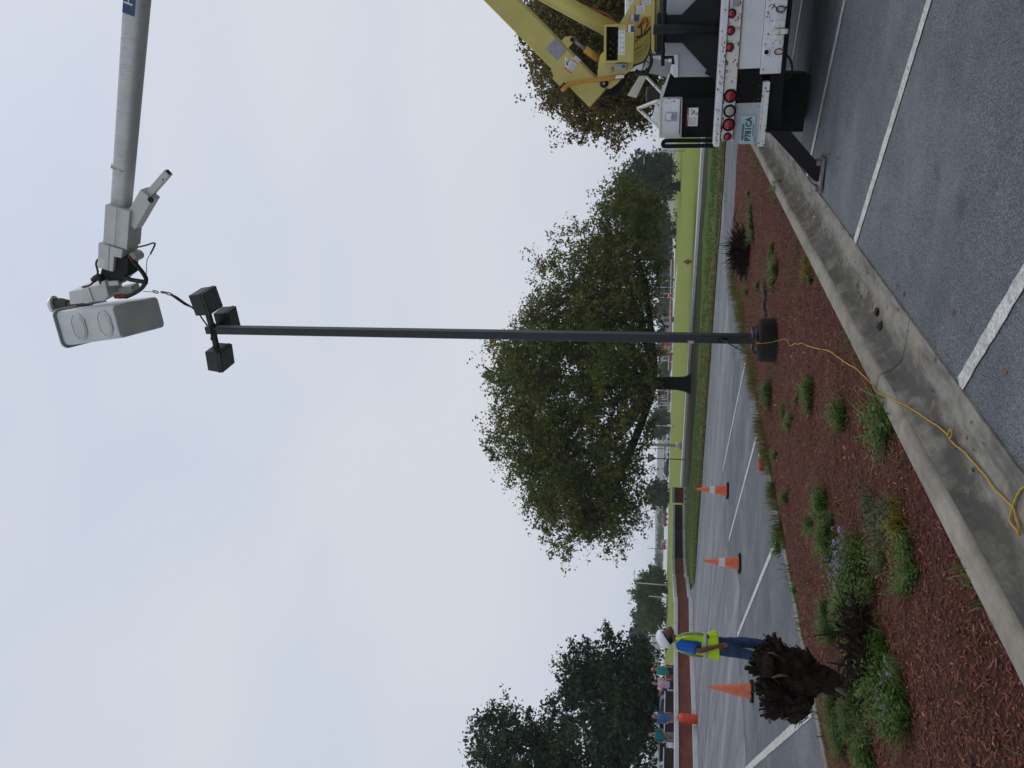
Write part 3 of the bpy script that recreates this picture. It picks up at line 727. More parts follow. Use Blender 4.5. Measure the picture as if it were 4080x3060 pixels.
for x, y, s in ((3500, 1243, .034), (3514, 1302, .042)):
    p = G(x, y, .012); mb = MB(); mb.ball((0, 0, 0), (s * .9, s * .7, s * .5), 10); mb.v = [tuple(V(q) * (1 + .7 * noise.noise(V(q) * 35 + V((x, 0, 0))))) for q in mb.v]
    tag(mb.build('earth_clod', MATS['clod'], smooth=True, loc=p + V((0, 0, s * .3))), 'brown lump of earth lying in the concrete gutter', 'clod', 'earth clods in the gutter')
def stick(pts, r, label):
    q = [bedp(*p) + V((0, 0, r * .7)) for p in pts]; tag(MB().tube(q, [r * (1 - .5 * i / len(q)) for i in range(len(q))], 6).build('stick', MATS['grey_wood'], smooth=True), label, 'stick')
stick([(3190, 1415), (3180, 1450), (3176, 1470), (3175, 1510)], .010, 'thin grey stick lying on the mulch near the concrete pedestal')
stick([(3060, 1120), (3058, 1150), (3062, 1185), (3055, 1210), (3062, 1262)], .05, 'weathered grey branch lying in the mulch behind the pedestal')
stick([(3108, 1450), (3105, 1540)], .008, 'short twig lying flat behind the pedestal')
# =================================================================== TREES
def tree(name, label, base, trunk_h, trunk_r, blobs, leafm, barkm, ncl, nleaf, lsize, clr, seed, group=None, lean=(0, 0), flare=1.9, shell=.62, cat='tree', limbs=True, drop=.0):
    rg = np.random.default_rng(seed); base = V(base)
    root = thing(name, label, cat, base, 0, group)
    fork = V((lean[0], lean[1], trunk_h))
    mb = MB(); ts = [V((0, 0, -.15)), V((0, 0, .05 * trunk_h)), V((0, 0, .16 * trunk_h)), V((lean[0] * .3, lean[1] * .3, .38 * trunk_h)), V((lean[0] * .6, lean[1] * .6, .7 * trunk_h)), fork]
    mb.tube(ts, [trunk_r * flare, trunk_r * (1 + (flare - 1) * .55), trunk_r * (1 + (flare - 1) * .18), trunk_r * .95, trunk_r * .96, trunk_r * .98], 12)
    mb.v = [tuple(V(q) * 1.0 + V((1, 1, 0)) * trunk_r * .13 * noise.noise(V(q) * 1.7)) for q in mb.v]
    vol = np.array([b[1][0] * b[1][1] * b[1][2] for b in blobs]) ** .72; vol = vol / vol.sum(); cents = []
    limb_pts = []
    for bi, (bc, br) in enumerate(blobs):
        tgt = V(bc) - base; mid = fork.lerp(tgt, .5) + V((0, 0, -.10 * (tgt - fork).length + .4 * trunk_r)) + V(rg.normal(0, .35 * trunk_r + .1, 3))
        path = []
        for k in range(7):
            t = k / 6; p = fork * (1 - t) ** 2 + mid * 2 * t * (1 - t) + tgt * t * t; path.append(p + V(rg.normal(0, .06 * trunk_r + .02, 3)) * (1 if 0 < k else 0))
        r0 = trunk_r * (.66 if len(blobs) > 3 else .75)
        if limbs: mb.tube(path, [r0 * (1 - .85 * k / 6) for k in range(7)], 7)
        limb_pts += [(p, r0 * (1 - .85 * k / 6)) for k, p in enumerate(path) if k > 1]
    for i in range(ncl):
        bi = rg.choice(len(blobs), p=vol); bc, br = blobs[bi]
        d = V(rg.normal(0, 1, 3)).normalized(); rr = shell + (1.0 - shell) * rg.random() if rg.random() < .78 else rg.random() ** .6 * shell
        wob = 1 + .22 * noise.noise(V((d.x * 2.1 + bi * 7, d.y * 2.1, d.z * 2.1))) + .10 * noise.noise(V((d.x * 6 + bi * 3, d.y * 6, d.z * 6)))
        p = V(bc) - base + V((d.x * br[0], d.y * br[1], d.z * br[2])) * rr * wob
        if p.z < drop: continue
        cents.append(p)
        if limbs and i % 3 == 0:
            q, qr = min(limb_pts, key=lambda t: (t[0] - p).length_squared); m_ = q.lerp(p, .5) + V(rg.normal(0, .15 * (p - q).length, 3))
            mb.tube([q, m_, p], [min(qr * .5, .045 * trunk_r * 2 + .02), .03 * trunk_r + .012, .008], 4, False)
    mb.build('trunk', barkm, root, smooth=True)
    C = np.array([c_[:] for c_ in cents]); n = len(C); nl = np.maximum(8, (nleaf * rg.uniform(.45, 1.5, n))).astype(int); idx = np.repeat(np.arange(n), nl); N = len(idx)
    rad_ = clr * rg.uniform(.6, 1.35, n); g = rg.normal(0, .5, (N, 3)); g[:, 2] *= .75
    # leaves gather on twigs: several rays in each clump
    tw = rg.normal(0, 1, (n, 7, 3)); tw /= np.linalg.norm(tw, axis=2, keepdims=True); pick = rg.integers(0, 7, N); along = rg.random(N) ** .6 * 1.25
    P = C[idx] + rad_[idx][:, None] * (tw[idx, pick] * along[:, None] + g * .34)
    d = rg.normal(0, 1, (N, 3)); d /= np.linalg.norm(d, axis=1, keepdims=True); e_ = rg.normal(0, 1, (N, 3)); s_ = np.cross(d, e_); s_ /= np.linalg.norm(s_, axis=1, keepdims=True)
    L = (lsize * rg.uniform(.6, 1.35, N))[:, None]
    v = np.stack([P - d * L * .5, P + s_ * L * .30, P + d * L * .5, P - s_ * L * .30], 1).reshape(-1, 3)
    f = np.arange(N * 4).reshape(-1, 4)
    ctone = np.clip(rg.normal(.45, .2, n), 0, 1); tone = np.clip(ctone[idx] + rg.normal(0, .16, N), 0, 1)
    raw('crown', v, f, leafm, root, attr=np.repeat(tone, 4))
    return root
def blob(x, y, Y, rx, rz, ry=None): return (W(x, y, Y), (rx, ry or rx, rz))
# the great oak on the verge
ob = G(2752, 1530, .03)
tree('oak_tree', 'huge spreading olive-green oak with a thick dark trunk on the verge', ob, 2.4, .44,
     [blob(2180, 1560, 50, 5.2, 3.9), blob(2120, 1720, 50, 4.3, 3.2), blob(2280, 1850, 50, 4.8, 3.9), blob(2430, 1990, 50, 4.0, 2.4), blob(2260, 1960, 51, 2.9, 3.4), blob(2330, 2060, 49, 2.6, 3.6),
      blob(2260, 1380, 51, 4.6, 4.0), blob(2300, 1180, 51, 4.2, 3.7), blob(2440, 1300, 50, 4.8, 3.2), blob(2500, 1100, 51, 4.0, 2.5), blob(2520, 920, 52, 3.1, 2.3), blob(2400, 960, 52, 2.6, 2.6), blob(2460, 1600, 48, 5.0, 2.6), blob(2050, 1500, 51, 2.6, 2.2), blob(2480, 800, 52, 2.0, 1.9)],
     MATS['oak_leaves'], MATS['oak_bark'], 1350, 125, .20, .85, 21, shell=.62, flare=1.9)
# the tree hidden in part by the truck
rt = V((15.2, 33, .0))
tree('roadside_tree', 'brown-tinged leafy tree rising behind the bucket truck', rt, 3.2, .3,
     [blob(2330, 240, 32, 2.5, 2.5), blob(2420, 400, 32, 2.0, 2.2), blob(2250, 330, 33, 1.5, 1.7), blob(2230, 110, 33, 2.2, 2.0), blob(2480, 150, 33, 2.6, 2.0), blob(2330, 0, 33, 2.6, 2.6), blob(2540, 360, 32, 1.6, 1.3)],
     MATS['brown_leaves'], MATS['oak_bark'], 700, 115, .15, .7, 22, shell=.5)
# dark trees by the left edge
tree('oak_tree', 'tall dark green tree standing behind the four bystanders', V((-26, 47, 0)), 4.2, .45,
     [blob(2050, 2960, 47, 2.6, 2.9), blob(2170, 3050, 47, 3.2, 3.2), blob(2330, 2990, 47, 3.6, 3.0), blob(2480, 3030, 47, 3.2, 2.6), blob(2000, 3060, 47, 2.2, 2.4), blob(1985, 2885, 47, 1.2, 1.4), blob(2130, 2900, 47, 1.2, .9), blob(2450, 2870, 46, 2.4, 2.2)],
     MATS['dark_leaves'], MATS['oak_bark'], 420, 80, .24, .8, 23, shell=.6)
tree('oak_tree', 'rounder dark green tree next to the taller one behind the bystanders', V((-20, 49, 0)), 3.4, .4,
     [blob(2340, 2690, 49, 1.9, 2.2), blob(2420, 2770, 49, 2.6, 2.6), blob(2480, 2640, 49, 2.0, 1.7), blob(2540, 2700, 49, 2.4, 1.3), blob(2520, 2840, 49, 2.4, 1.5), blob(2300, 2740, 49, 1.3, 1.3), blob(2560, 2800, 49, 1.8, .9)],
     MATS['dark_leaves'], MATS['oak_bark'], 300, 85, .24, .75, 24, shell=.62)
# trees beyond the lawn on the right
b2 = G(2712, 742); tree('oak_tree', 'dark dense tree with a double trunk on the lawn near the truck', b2, 2.8, .7,
     [blob(2560, 720, b2.y, 3.6, 4.4), blob(2590, 660, b2.y, 2.4, 3.8), blob(2520, 760, b2.y, 3.2, 3.0), blob(2610, 800, b2.y, 3.6, 3.4), blob(2640, 680, b2.y, 3.4, 2.0)],
     MATS['dark_leaves'], MATS['oak_bark'], 260, 70, .5, 1.2, 25, shell=.6)
b3 = G(2696, 925); tree('oak_tree', 'smaller dark tree further back on the lawn', b3, 3.2, .6,
     [blob(2600, 900, b3.y, 6, 5), blob(2610, 980, b3.y, 6, 4.6), blob(2640, 930, b3.y, 6.5, 2.2)], MATS['dark_leaves'], MATS['oak_bark'], 180, 60, .7, 1.7, 26)
# background trees under the oak canopy line, far side of the lawn
for x0, x1, y0, y1, Y, m, lab in ((2610, 2672, 1005, 1110, 260, 'dark_leaves', 'hazy dark tree beyond the lawn behind the hydrant'), (2615, 2668, 1100, 1180, 250, 'dark_leaves', 'hazy dark tree beside the traffic signal'), (2600, 2668, 1185, 1270, 260, 'green_leaves', 'hazy green tree beyond the lawn left of the signal'),
                                  (2615, 2664, 1375, 1420, 270, 'green_leaves', 'hazy green tree between the far low buildings'), (2612, 2662, 1455, 1500, 250, 'green_leaves', 'hazy green tree beside the oak trunk in the distance'),
                                  (2590, 2655, 1637, 1735, 200, 'dark_leaves', 'lone dark tree beside the small brown hut'), (2583, 2655, 1925, 2012, 170, 'dark_leaves', 'lone dark tree standing above the brick end pillar')):
    cx, cy = (x0 + x1) / 2, (y0 + y1) / 2; k = Y / 3000; c0 = W(cx, cy, Y); rx, rz = (y1 - y0) / 2 * k, (x1 - x0) / 2 * k
    bs = V((c0.x, c0.y, 0)); tree('shade_tree', lab, bs, max(1.2, c0.z - rz * .8), .28, [(c0, (rx * .8, rx * .8, rz)), (c0 + V((rx * .45, 0, -rz * .2)), (rx * .6, rx * .6, rz * .75)), (c0 + V((-rx * .45, .5, -rz * .15)), (rx * .6, rx * .6, rz * .8))], MATS[m], MATS['oak_bark'], 90, 40, .85, 1.25, 30 + int(y0), 'trees beyond the lawn')
# round green tree and pines beyond the barriers
b4 = G(2655, 2356); b4 = V((b4.x * .8, b4.y * .8, 0)); Yg = b4.y
tree('shade_tree', 'broad rounded green tree beyond the brick barriers', b4, 2.2, .42, [blob(2590, 2420, Yg, 4.2, 2.6), blob(2580, 2360, Yg, 3.4, 2.8), blob(2612, 2310, Yg, 2.4, 2.0), blob(2600, 2460, Yg, 3.0, 2.2)], MATS['green_leaves'], MATS['oak_bark'], 240, 70, .5, 1.1, 51)
for y, top, sz, lab in ((2455, 2512, 1.0, 'a'), (2497, 2512, 1.0, 'b'), (2530, 2508, 1.15, 'c'), (2556, 2516, .9, 'd'), (2583, 2520, 1.0, 'e'), (2610, 2528, .9, 'f'), (2745, 2575, .8, 'g'), (2765, 2570, .8, 'h')):
    Y = 210; c0 = W(top + 30, y, Y); c1 = W(top + 52, y + 6, Y)
    tree('pine_tree', 'tall slender pine with a bare trunk in the hazy distance' if y < 2700 else 'hazy pine glimpsed behind the man in pink', V((c0.x, c0.y, 0)), c0.z - 1.5, .17, [(c0, (1.8 * sz, 1.8, 1.9 * sz)), (c1, (2.1 * sz, 2, 1.1))], MATS['pine_needles'], MATS['pine_bark'], 46, 40, .6, .9, 60 + y, 'distant pines' if y < 2700 else 'pines behind the man in pink', flare=1.2)
# =================================================================== BUCKET TRUCK
PSI, TAU = rad(26), .0115
t_e0 = V((math.cos(PSI), -math.sin(PSI), 0)); t_f = V((math.sin(PSI), math.cos(PSI), 0))
t_e = t_e0 * math.cos(TAU) - V((0, 0, 1)) * math.sin(TAU); t_u = t_e.cross(t_f)
T_O = V((3.823, 8.3124, 0)); T_P = V((2.9259, 8.75, 0))
truck = thing('bucket_truck', 'white bucket truck with yellow boom turret and outrigger parked along the kerb', 'truck', T_O)
TM = Matrix((t_e, t_f, t_u)).transposed()
truck.rotation_euler = TM.to_euler()
def T(x, y, d):                                   # pixel -> truck coordinates at distance d ahead of the tail
    D = ray(x, y); k = ((T_P + t_f * d - CAM).dot(t_f)) / D.dot(t_f); q = CAM + D * k - T_O
    return V((q.dot(t_e), q.dot(t_f), q.dot(t_u)))
def tw(l): return T_O + t_e * l[0] + t_f * l[1] + t_u * l[2]      # truck coordinates -> world
def toT(w): q = V(w) - T_O; return V((q.dot(t_e), q.dot(t_f), q.dot(t_u)))
def slab(name, px, d, th, m, bevel=.004, parent=None):
    return MB().prism([T(x, y, d) for x, y in px], (0, th, 0)).build(name, MATS[m] if isinstance(m, str) else m, parent or truck, bevel=bevel)
def tb(name, lo, hi, m, bevel=.004, parent=None): return MB().span(lo, hi).build(name, MATS[m], parent or truck, bevel=bevel)
Z1 = lambda P: [(2150 + x * .2532, y * .2532) for x, y in P]
Z2 = lambda P: [(2500 + x * .2049, y * .2049) for x, y in P]
Z3 = lambda P: [(2500 + x * .2049, 280 + y * .2049) for x, y in P]
Z5 = lambda P: [(2850 + x * .2773, 300 + y * .2773) for x, y in P]
Z4 = lambda P: [(2850 + x * .2411, y * .2411) for x, y in P]
Z6 = lambda P: [(350 + x * .3617, 650 + y * .3617) for x, y in P]
def hose(name, px, d, r, m, n=6, sub=4, parent=None):
    P = [T(x, y, d if not isinstance(d, list) else d[i]) for i, (x, y) in enumerate(px)]; Q = []
    for i in range(len(P) - 1):                  # Catmull-Rom
        a, b, c, e = P[max(i - 1, 0)], P[i], P[i + 1], P[min(i + 2, len(P) - 1)]
        for k in range(sub):
            t = k / sub; Q.append(.5 * (2 * b + (c - a) * t + (2 * a - 5 * b + 4 * c - e) * t * t + (3 * b - a - 3 * c + e) * t ** 3))
    Q.append(P[-1]); return MB().tube(Q, r, n).build(name, MATS[m], parent or truck, smooth=True)
def disc(mb, c, r, th, n=20, axis=(0, 1, 0)): mb.lathe([(r * .92, 0), (r, th * .2), (r, th)], c, axis, n)

# --- tail: deck edge, light panel, plates
tb('deck_beam', (-1.19, -.035, 1.113), (1.19, .30, 1.178), 'white_truck_paint', .006)
tb('light_panel', (-1.13, -.012, .972), (1.13, .10, 1.111), 'rusty_white_paint', .004)
tb('rust_seam', (-1.128, -.0165, 1.1045), (1.128, .02, 1.1125), 'rust', 0); tb('rust_seam', (-1.12, -.0165, .969), (1.12, .02, .9765), 'rust', 0)
def lamp(s_, z, r, m):
    mb = MB(); mb.lathe([(r * .6, -.030), (r * .72, -.031), (r * .95, -.026), (r, -.012), (r, .01)], (s_, 0, z), (0, 1, 0), 24)
    g = mb.build('tail_light', MATS['black_rubber'], truck, smooth=True)
    mb = MB(); mb.lathe([(0, -.040), (r * .4, -.039), (r * .66, -.034), (r * .70, -.028), (r * .70, 0)], (s_, 0, z), (0, 1, 0), 24); mb.build('lens', MATS[m], g, smooth=True)
for s_ in (-.163, 0, .163): lamp(s_, T(2912, 127, 0).z + .004, .047, 'red_lens')
for (x, y), r, m in ((Z5([(215, 295)])[0], .073, 'red_lens'), (Z5([(205, 512)])[0], .070, 'clear_lens'), (Z5([(190, 708)])[0], .071, 'red_lens'), (Z5([(175, 878)])[0], .045, 'red_lens')):
    p = T(x, y, 0); lamp(p.x, p.z, r, m); lamp(-p.x, p.z, r, m)
def diamond():
    t = NT('diamond_plate'); a = t.n.new('ShaderNodeTexWave'); mp_ = t.n.new('ShaderNodeMapping'); mp_.inputs['Rotation'].default_value = (0, rad(45), 0); t.l.new(t.src, mp_.inputs[0])
    bk = t.n.new('ShaderNodeTexBrick'); sp_ = t.n.new('ShaderNodeSeparateXYZ'); cb = t.n.new('ShaderNodeCombineXYZ'); t.l.new(mp_.outputs[0], sp_.inputs[0]); t.l.new(sp_.outputs[0], cb.inputs[0]); t.l.new(sp_.outputs[2], cb.inputs[1]); t.l.new(cb.outputs[0], bk.inputs['Vector'])
    bk.inputs['Scale'].default_value = 1; bk.inputs['Brick Width'].default_value = .034; bk.inputs['Row Height'].default_value = .017; bk.inputs['Mortar Size'].default_value = .0035; bk.inputs['Mortar Smooth'].default_value = .6
    t.n.remove(a); t.bump(bk.outputs['Fac'], .55, -.004)
    x = t.mix(t.ramp(t.noise(5, 5), .3, .7), (.68, .70, .72), (.78, .79, .81)); x = t.mix(t.math('MULTIPLY', bk.outputs['Fac'], .55), x, (.42, .44, .46)); x = t.mix(t.ramp(t.noise(60, 3), .69, .71), x, (.10, .05, .03)); MATS['diamond_plate'] = t.done(x, .45)
diamond()
tb('diamond_plate', (-.385, .0, .742), (.385, .03, .969), 'diamond_plate', .004)
tb('lower_plate', (-.445, -.012, .524), (.445, .03, .738), 'white_truck_paint', .008)
for sg in (-1, 1):
    xs = sorted((sg * .39, sg * .735)); tb('step_pocket', (xs[0], .03, .705), (xs[1], .22, .968), 'black_rubber', .004)
    xs = sorted((sg * .737, sg * 1.165)); tb('plate_panel', (xs[0], .012, .69), (xs[1], .05, .967), 'grey_panel', .004)
    xs = sorted((sg * .52, sg * 1.19)); o = tb('step_ledge', (xs[0], -.09, .632), (xs[1], .12, .694), 'white_truck_paint', .006)
    MB().span((xs[0], -.094, .688), (xs[1], -.075, .706)).build('rust_lip', MATS['rusty_white_paint'], o, bevel=.003)
# number plate with its lettering
pc = T(*Z5([(465, 785)])[0], -.0); Mx = Matrix.Translation(V((pc.x, -.008, pc.z))) @ Matrix.Rotation(PI / 2, 4, 'X')
pl = MB().box((pc.x, 0, pc.z), (.305, .010, .152)).build('number_plate', MATS['plate_teal'], truck, bevel=.004)
text('plate_text', 'P781CA', .090, MATS['plate_ink'], pl, Mx @ Matrix.Translation((.008, -.008, 0)), .001, .84, .0022)
text('plate_text', 'GEORGIA', .036, MATS['plate_ink'], pl, Mx @ Matrix.Translation((-.02, .052, 0)), .001, 1.15, .0008)
text('plate_text', 'APPORTIONED', .020, MATS['plate_ink'], pl, Mx @ Matrix.Translation((-.005, -.058, 0)), .001)
# hitch, rings, socket
hp = T(*Z4([(1080, 520)])[0], 0)
hk = MB(); hk.box((hp.x + .0, -.03, hp.z + .0), (.05, .06, .13)); hk.box((hp.x, -.075, hp.z - .035), (.045, .09, .05)); hk.box((hp.x + .07, -.03, hp.z + .02), (.06, .04, .10)); hk.box((hp.x - .055, -.025, hp.z + .005), (.05, .03, .07))
hk.lathe([(.022, 0), (.026, .004), (.026, .05)], (hp.x, -.15, hp.z - .02), (0, 1, 0), 12); hk.build('tow_hitch', MATS['rusty_white_paint'], truck, bevel=.006)
for x, y in (Z4([(1075, 150)])[0], Z4([(1045, 850)])[0]):
    p = T(x, y, 0); MB().tube([(p.x + .028 * math.cos(t), -.03 - .012 * math.sin(t * 2), p.z + .045 * math.sin(t)) for t in [i * PI / 6 for i in range(13)]], .007, 6, False).build('chain_ring', MATS['rust'], truck, smooth=True)
p = T(*Z4([(840, 860)])[0], 0); sk = MB(); disc(sk, (p.x, -.028, p.z), .042, .02); so = sk.build('trailer_socket', MATS['white_truck_paint'], truck, smooth=True); mb = MB(); disc(mb, (p.x, -.034, p.z), .024, .01); mb.build('socket_hole', MATS['black_paint'], so)

# fastenings, scuffs and small fittings of the tail
def bolt(x, z, y=-.015, r=.009, m='galvanised', par=None):
    q = MB(); q.lathe([(r * .5, -.006), (r, -.004), (r, .01)], (x, y, z), (0, 1, 0), 8); q.build('bolt', MATS[m], par or truck)
for sg in (-1, 1):
    for x, z in ((.42, .94), (.42, .73), (.56, .94), (.56, .73), (.70, .94), (.70, .73)): bolt(sg * x, z, .028, .010, 'rust')
    for x in (.78, 1.13): bolt(sg * x, .94, .010); bolt(sg * x, .72, .010)
for x in (-1.05, -.8, -.45, -.2, .2, .45, .8, 1.05): bolt(x, 1.145, -.037, .008, 'rust')
for x in (-.4, -.15, .15, .4): bolt(x, .56, -.014, .011, 'rusty_white_paint'); bolt(x, .71, -.014, .008, 'rust')
tb('sticker', (-.30 + .52, -.0145, 1.0), (-.30 + .60, -.0125, 1.075), 'decal_grey', 0); tb('conspicuity_tape', (-.72, -.0375, 1.128), (-.62, -.0352, 1.166), 'decal_white', 0)
tb('bracket_tab', (-1.0, -.05, 1.12), (-.96, -.03, 1.172), 'rusty_white_paint', .003)
q = MB()
for i in range(26):
    x = -1.12 + i * .0445 + R.uniform(-.01, .01); q.box((x + R.uniform(-.02, .02), -.0362, 1.150 + R.uniform(-.03, .025)), (R.uniform(.006, .03), .002, R.uniform(.004, .014)))
q.build('rust_scuffs', MATS['rust'], truck)['kind'] = 'stuff'
q = MB()
for i in range(30):
    x = R.uniform(-1.1, 1.1); q.box((x, -.0132, R.choice((.985, 1.098)) + R.uniform(-.01, .01)), (R.uniform(.01, .06), .002, R.uniform(.004, .016)))
q.build('rust_scuffs', MATS['rust'], truck)['kind'] = 'stuff'
hose('air_line', [(3060, 330), (3080, 360), (3085, 420), (3062, 470)], .2, .012, 'hose_black'); hose('air_line', [(3110, 200), (3150, 240), (3150, 300), (3100, 330)], .25, .014, 'hose_black')
MB().tube([(.55, .6, .42), (.55, 2.4, .42)], .12, 14).build('air_tank', MATS['black_paint'], truck, smooth=True); MB().tube([(-.25, 1.0, .48), (-.25, 2.2, .50)], .05, 12).build('exhaust_pipe', MATS['rust'], truck, smooth=True)
# --- running gear
for s_ in (-.42, .42): tb('frame_rail', (s_ - .05, .1, .62), (s_ + .05, 6.6, .86), 'black_paint')
tb('deck', (-1.17, .305, 1.06), (1.17, 3.25, 1.15), 'black_paint')
tb('rear_crossmember', (-1.1, .35, .72), (1.1, .50, 1.05), 'black_paint')
def wheel(s_, d_, r, w):
    mb = MB(); mb.lathe([(r * .62, -w / 2), (r * .93, -w / 2), (r, -w / 2 + .035), (r, w / 2 - .035), (r * .93, w / 2), (r * .62, w / 2)], (s_, d_, r), (1, 0, 0), 32)
    t_ = mb.build('tyre', MATS['tyre'], truck, smooth=True); mb = MB(); mb.lathe([(.02, -w * .3), (r * .2, -w * .32), (r * .3, -w * .1), (r * .58, -w * .1), (r * .63, -w / 2), (r * .63, w / 2), (r * .5, w * .2), (.02, w * .2)], (s_, d_, r), (1, 0, 0), 24); mb.build('rim', MATS['rim_grey'], t_, smooth=True)
for s_ in (-1.0, -.68, .68, 1.0): wheel(s_, 1.55, .5, .27)
for s_ in (-.98, .98): wheel(s_, 6.0, .5, .28)
mb = MB(); mb.tube([(-1, 1.55, .5), (1, 1.55, .5)], .08, 12); mb.ball((0, 1.55, .5), .2, 8); mb.build('rear_axle', MATS['black_paint'], truck, smooth=True)
for sg in (-1, 1):
    xs = sorted((sg * .50, sg * 1.14)); tb('mud_flap', (xs[0], .62, .13), (xs[1], .65, .9), 'black_rubber', .01)
tb('tank', (-.38, .75, .45), (.32, 1.0, .75), 'black_paint', .03)
# outriggers with ground pads
po = toT(G(3268, 694, .03)); dp = po.y
o = slab('outrigger', Z5([(700, 790), (1080, 800), (1500, 1290), (1512, 1395), (1470, 1540), (1400, 1500), (790, 835)]), dp - .03, .13, 'black_paint', .008)
pd = MB(); pd.box((po.x, po.y, po.z - .002), (.37, .26, .028)); pd.box((po.x - .15, po.y, po.z + .03), (.05, .20, .04)); pd.box((po.x + .13, po.y, po.z + .035), (.05, .20, .05)); pd.build('outrigger_pad', MATS['pad_steel'], o, bevel=.006)
o = MB().beam((.95, dp, .75), (2.0, dp, .08), .13, .24).build('outrigger', MATS['black_paint'], truck, bevel=.008); MB().box((2.05, dp, .04), (.37, .26, .03)).build('outrigger_pad', MATS['rusty_white_paint'], o, bevel=.006)
tb('outrigger_housing', (-1.02, .10, .46), (1.02, .32, .62), 'black_paint', .01)

# --- on the deck
slab('pedestal', Z2([(600, 300), (620, 830), (1045, 815), (1545, 1365), (1500, 1430), (1640, 1510), (1760, 1600), (1830, 300), (1845, -700), (1600, -520), (1330, 0), (1050, 290)]), .42, .06, 'black_paint', .006)
pc0, pc1 = T(2880, 117, .75), T(2618, 117, .75)
MB().box((pc0.x, .80, (pc0.z + pc1.z) / 2 - .05), (.42, .5, pc1.z - pc0.z + .1)).build('pedestal_column', MATS['black_paint'], truck, bevel=.02)
slab('cabinet', Z2([(725, 830), (745, 1075), (905, 1075), (905, 1500), (1560, 1495), (1700, 830)]), .52, .35, 'grey_panel', .006)
slab('cabinet', Z2([(770, 290), (770, -700), (1700, -700), (1700, 290)]), .52, .35, 'grey_panel', .006)
slab('cabinet_edge', Z2([(905, 1060), (905, 1505), (985, 1500), (990, 1060)]), .50, .018, 'white_truck_paint', .003)
hose('grab_bar', Z2([(720, -300), (705, 400), (690, 800), (685, 1280)]), .36, .022, 'black_paint', 10, 1)
hose('grab_bar', Z2([(690, 1120), (880, 1110), (885, 1250)]), .37, .02, 'black_paint', 8, 1)
cyl0, cyl1 = T(*Z2([(505, 572)])[0], .34), T(*Z2([(1780, 560)])[0], .34)
MB().tube([cyl0, cyl1], .052, 16).build('swivel_post', MATS['black_paint'], truck, smooth=True)
slab('bed_side', Z3([(840, 60), (910, 130), (1550, 125), (1700, 150), (1760, 560), (670, 555)]), .60, .03, 'black_rubber', .004)
slab('side_rail', Z3([(790, 75), (840, 60), (690, 530), (630, 545)]), .58, .05, 'rusty_white_paint', .005)
tbx = slab('tool_box', Z3([(625, 550), (1070, 550), (1048, 1310), (615, 1255)]), .40, 1.9, 'white_truck_paint', .01)
slab('box_lip', Z3([(625, 545), (660, 545), (648, 1260), (612, 1260)]), .385, .014, 'rusty_white_paint', .003, tbx)
slab('box_lip', Z3([(1025, 555), (1045, 555), (1022, 1240), (1000, 1240)]), .385, .014, 'rust', .002, tbx)
slab('box_corner', Z3([(615, 1255), (1000, 1250), (1045, 1310), (650, 1320), (600, 1300)]), .39, .012, 'rusty_white_paint', .003, tbx)
lt = slab('latch', Z3([(735, 815), (965, 815), (950, 985), (725, 985)]), .388, .012, 'grey_panel', .004, tbx)
slab('latch', Z3([(755, 835), (865, 835), (855, 968), (748, 968)]), .372, .014, 'white_truck_paint', .004, tbx)
mb = MB(); p = T(*Z3([(902, 900)])[0], .38); disc(mb, (p.x, .37, p.z), .012, .02, 12); mb.build('lock', MATS['galvanised'], tbx)
slab('lower_box', Z3([(1075, 545), (1050, 1310), (1530, 1305), (1690, 1320), (1700, 545)]), .44, 1.8, 'black_rubber', .006)
def warning(px, d, head='DANGER', pict=True, vert=0):
    q = [T(x, y, d) for x, y in px]                     # corners: top-left, top-right, bottom-right, bottom-left as read
    g = MB().prism(q, (0, .003, 0)).build('warning_decal', MATS['decal_white'], truck)
    tl, tr, br_, bl = q; f_ = lambda u, v: (tl.lerp(tr, u)).lerp(bl.lerp(br_, u), v) + V((0, -.0016, 0))
    MB().prism([f_(.0, .0), f_(1, .0), f_(1, .16), f_(0, .16)], (0, .0014, 0)).build('header', MATS['decal_red'], g)
    X = (tr - tl).normalized(); Y_ = (tl - bl).normalized(); c0 = f_(.5, .08) + V((0, -.001, 0)); hgt = (tl - bl).length
    Mt = Matrix.Translation(c0) @ Matrix((X, Y_, X.cross(Y_))).transposed().to_4x4()
    text('header_text', head, hgt * .13, MATS['decal_white'], g, Mt, .0005)
    for i in range(7):
        v = .24 + i * .10; MB().prism([f_(.06, v), f_(R.uniform(.40, .55) if pict else R.uniform(.7, .94), v), f_(.5 if pict else .9, v + .035), f_(.06, v + .035)], (0, .0012, 0)).build('print_line', MATS['decal_grey'], g)
    if pict:
        MB().beam(f_(.60, .88), f_(.92, .34), .003, hgt * .05).build('pictogram', MATS['decal_ink'], g); MB().beam(f_(.64, .42), f_(.86, .70), .003, hgt * .09).build('pictogram', MATS['decal_ink'], g); MB().beam(f_(.60, .90), f_(.78, .92), .003, hgt * .05).build('pictogram', MATS['decal_ink'], g)
    return g
warning(Z3([(1148, 1088), (1165, 732), (1378, 728), (1360, 1085)]), .436)
hose('rail', Z3([(1690, 1365), (900, 1365), (740, 1375), (700, 1400), (690, 1450), (730, 1475), (900, 1475), (1690, 1465)]), .28, .024, 'black_rubber', 8, 3)
# folded brackets of the boom rest
slab('boom_rest', Z3([(250, 80), (370, 130), (170, 540), (0, 490)]), 1.75, .12, 'rusty_white_paint', .006)
for a, b, r in (((370, 130), (665, 440), .010), ((210, 745), (605, 1110), .012), ((210, 745), (600, 590), .020)):
    p, q = T(*Z3([a])[0], 1.2), T(*Z3([b])[0], .9); MB().beam(p, q, .03, r * 2.4).build('rest_strut', MATS['rusty_white_paint'], truck, bevel=.002)
slab('rest_plate', Z3([(540, 670), (620, 640), (608, 1095), (470, 960)]), .95, .02, 'white_truck_paint', .003)
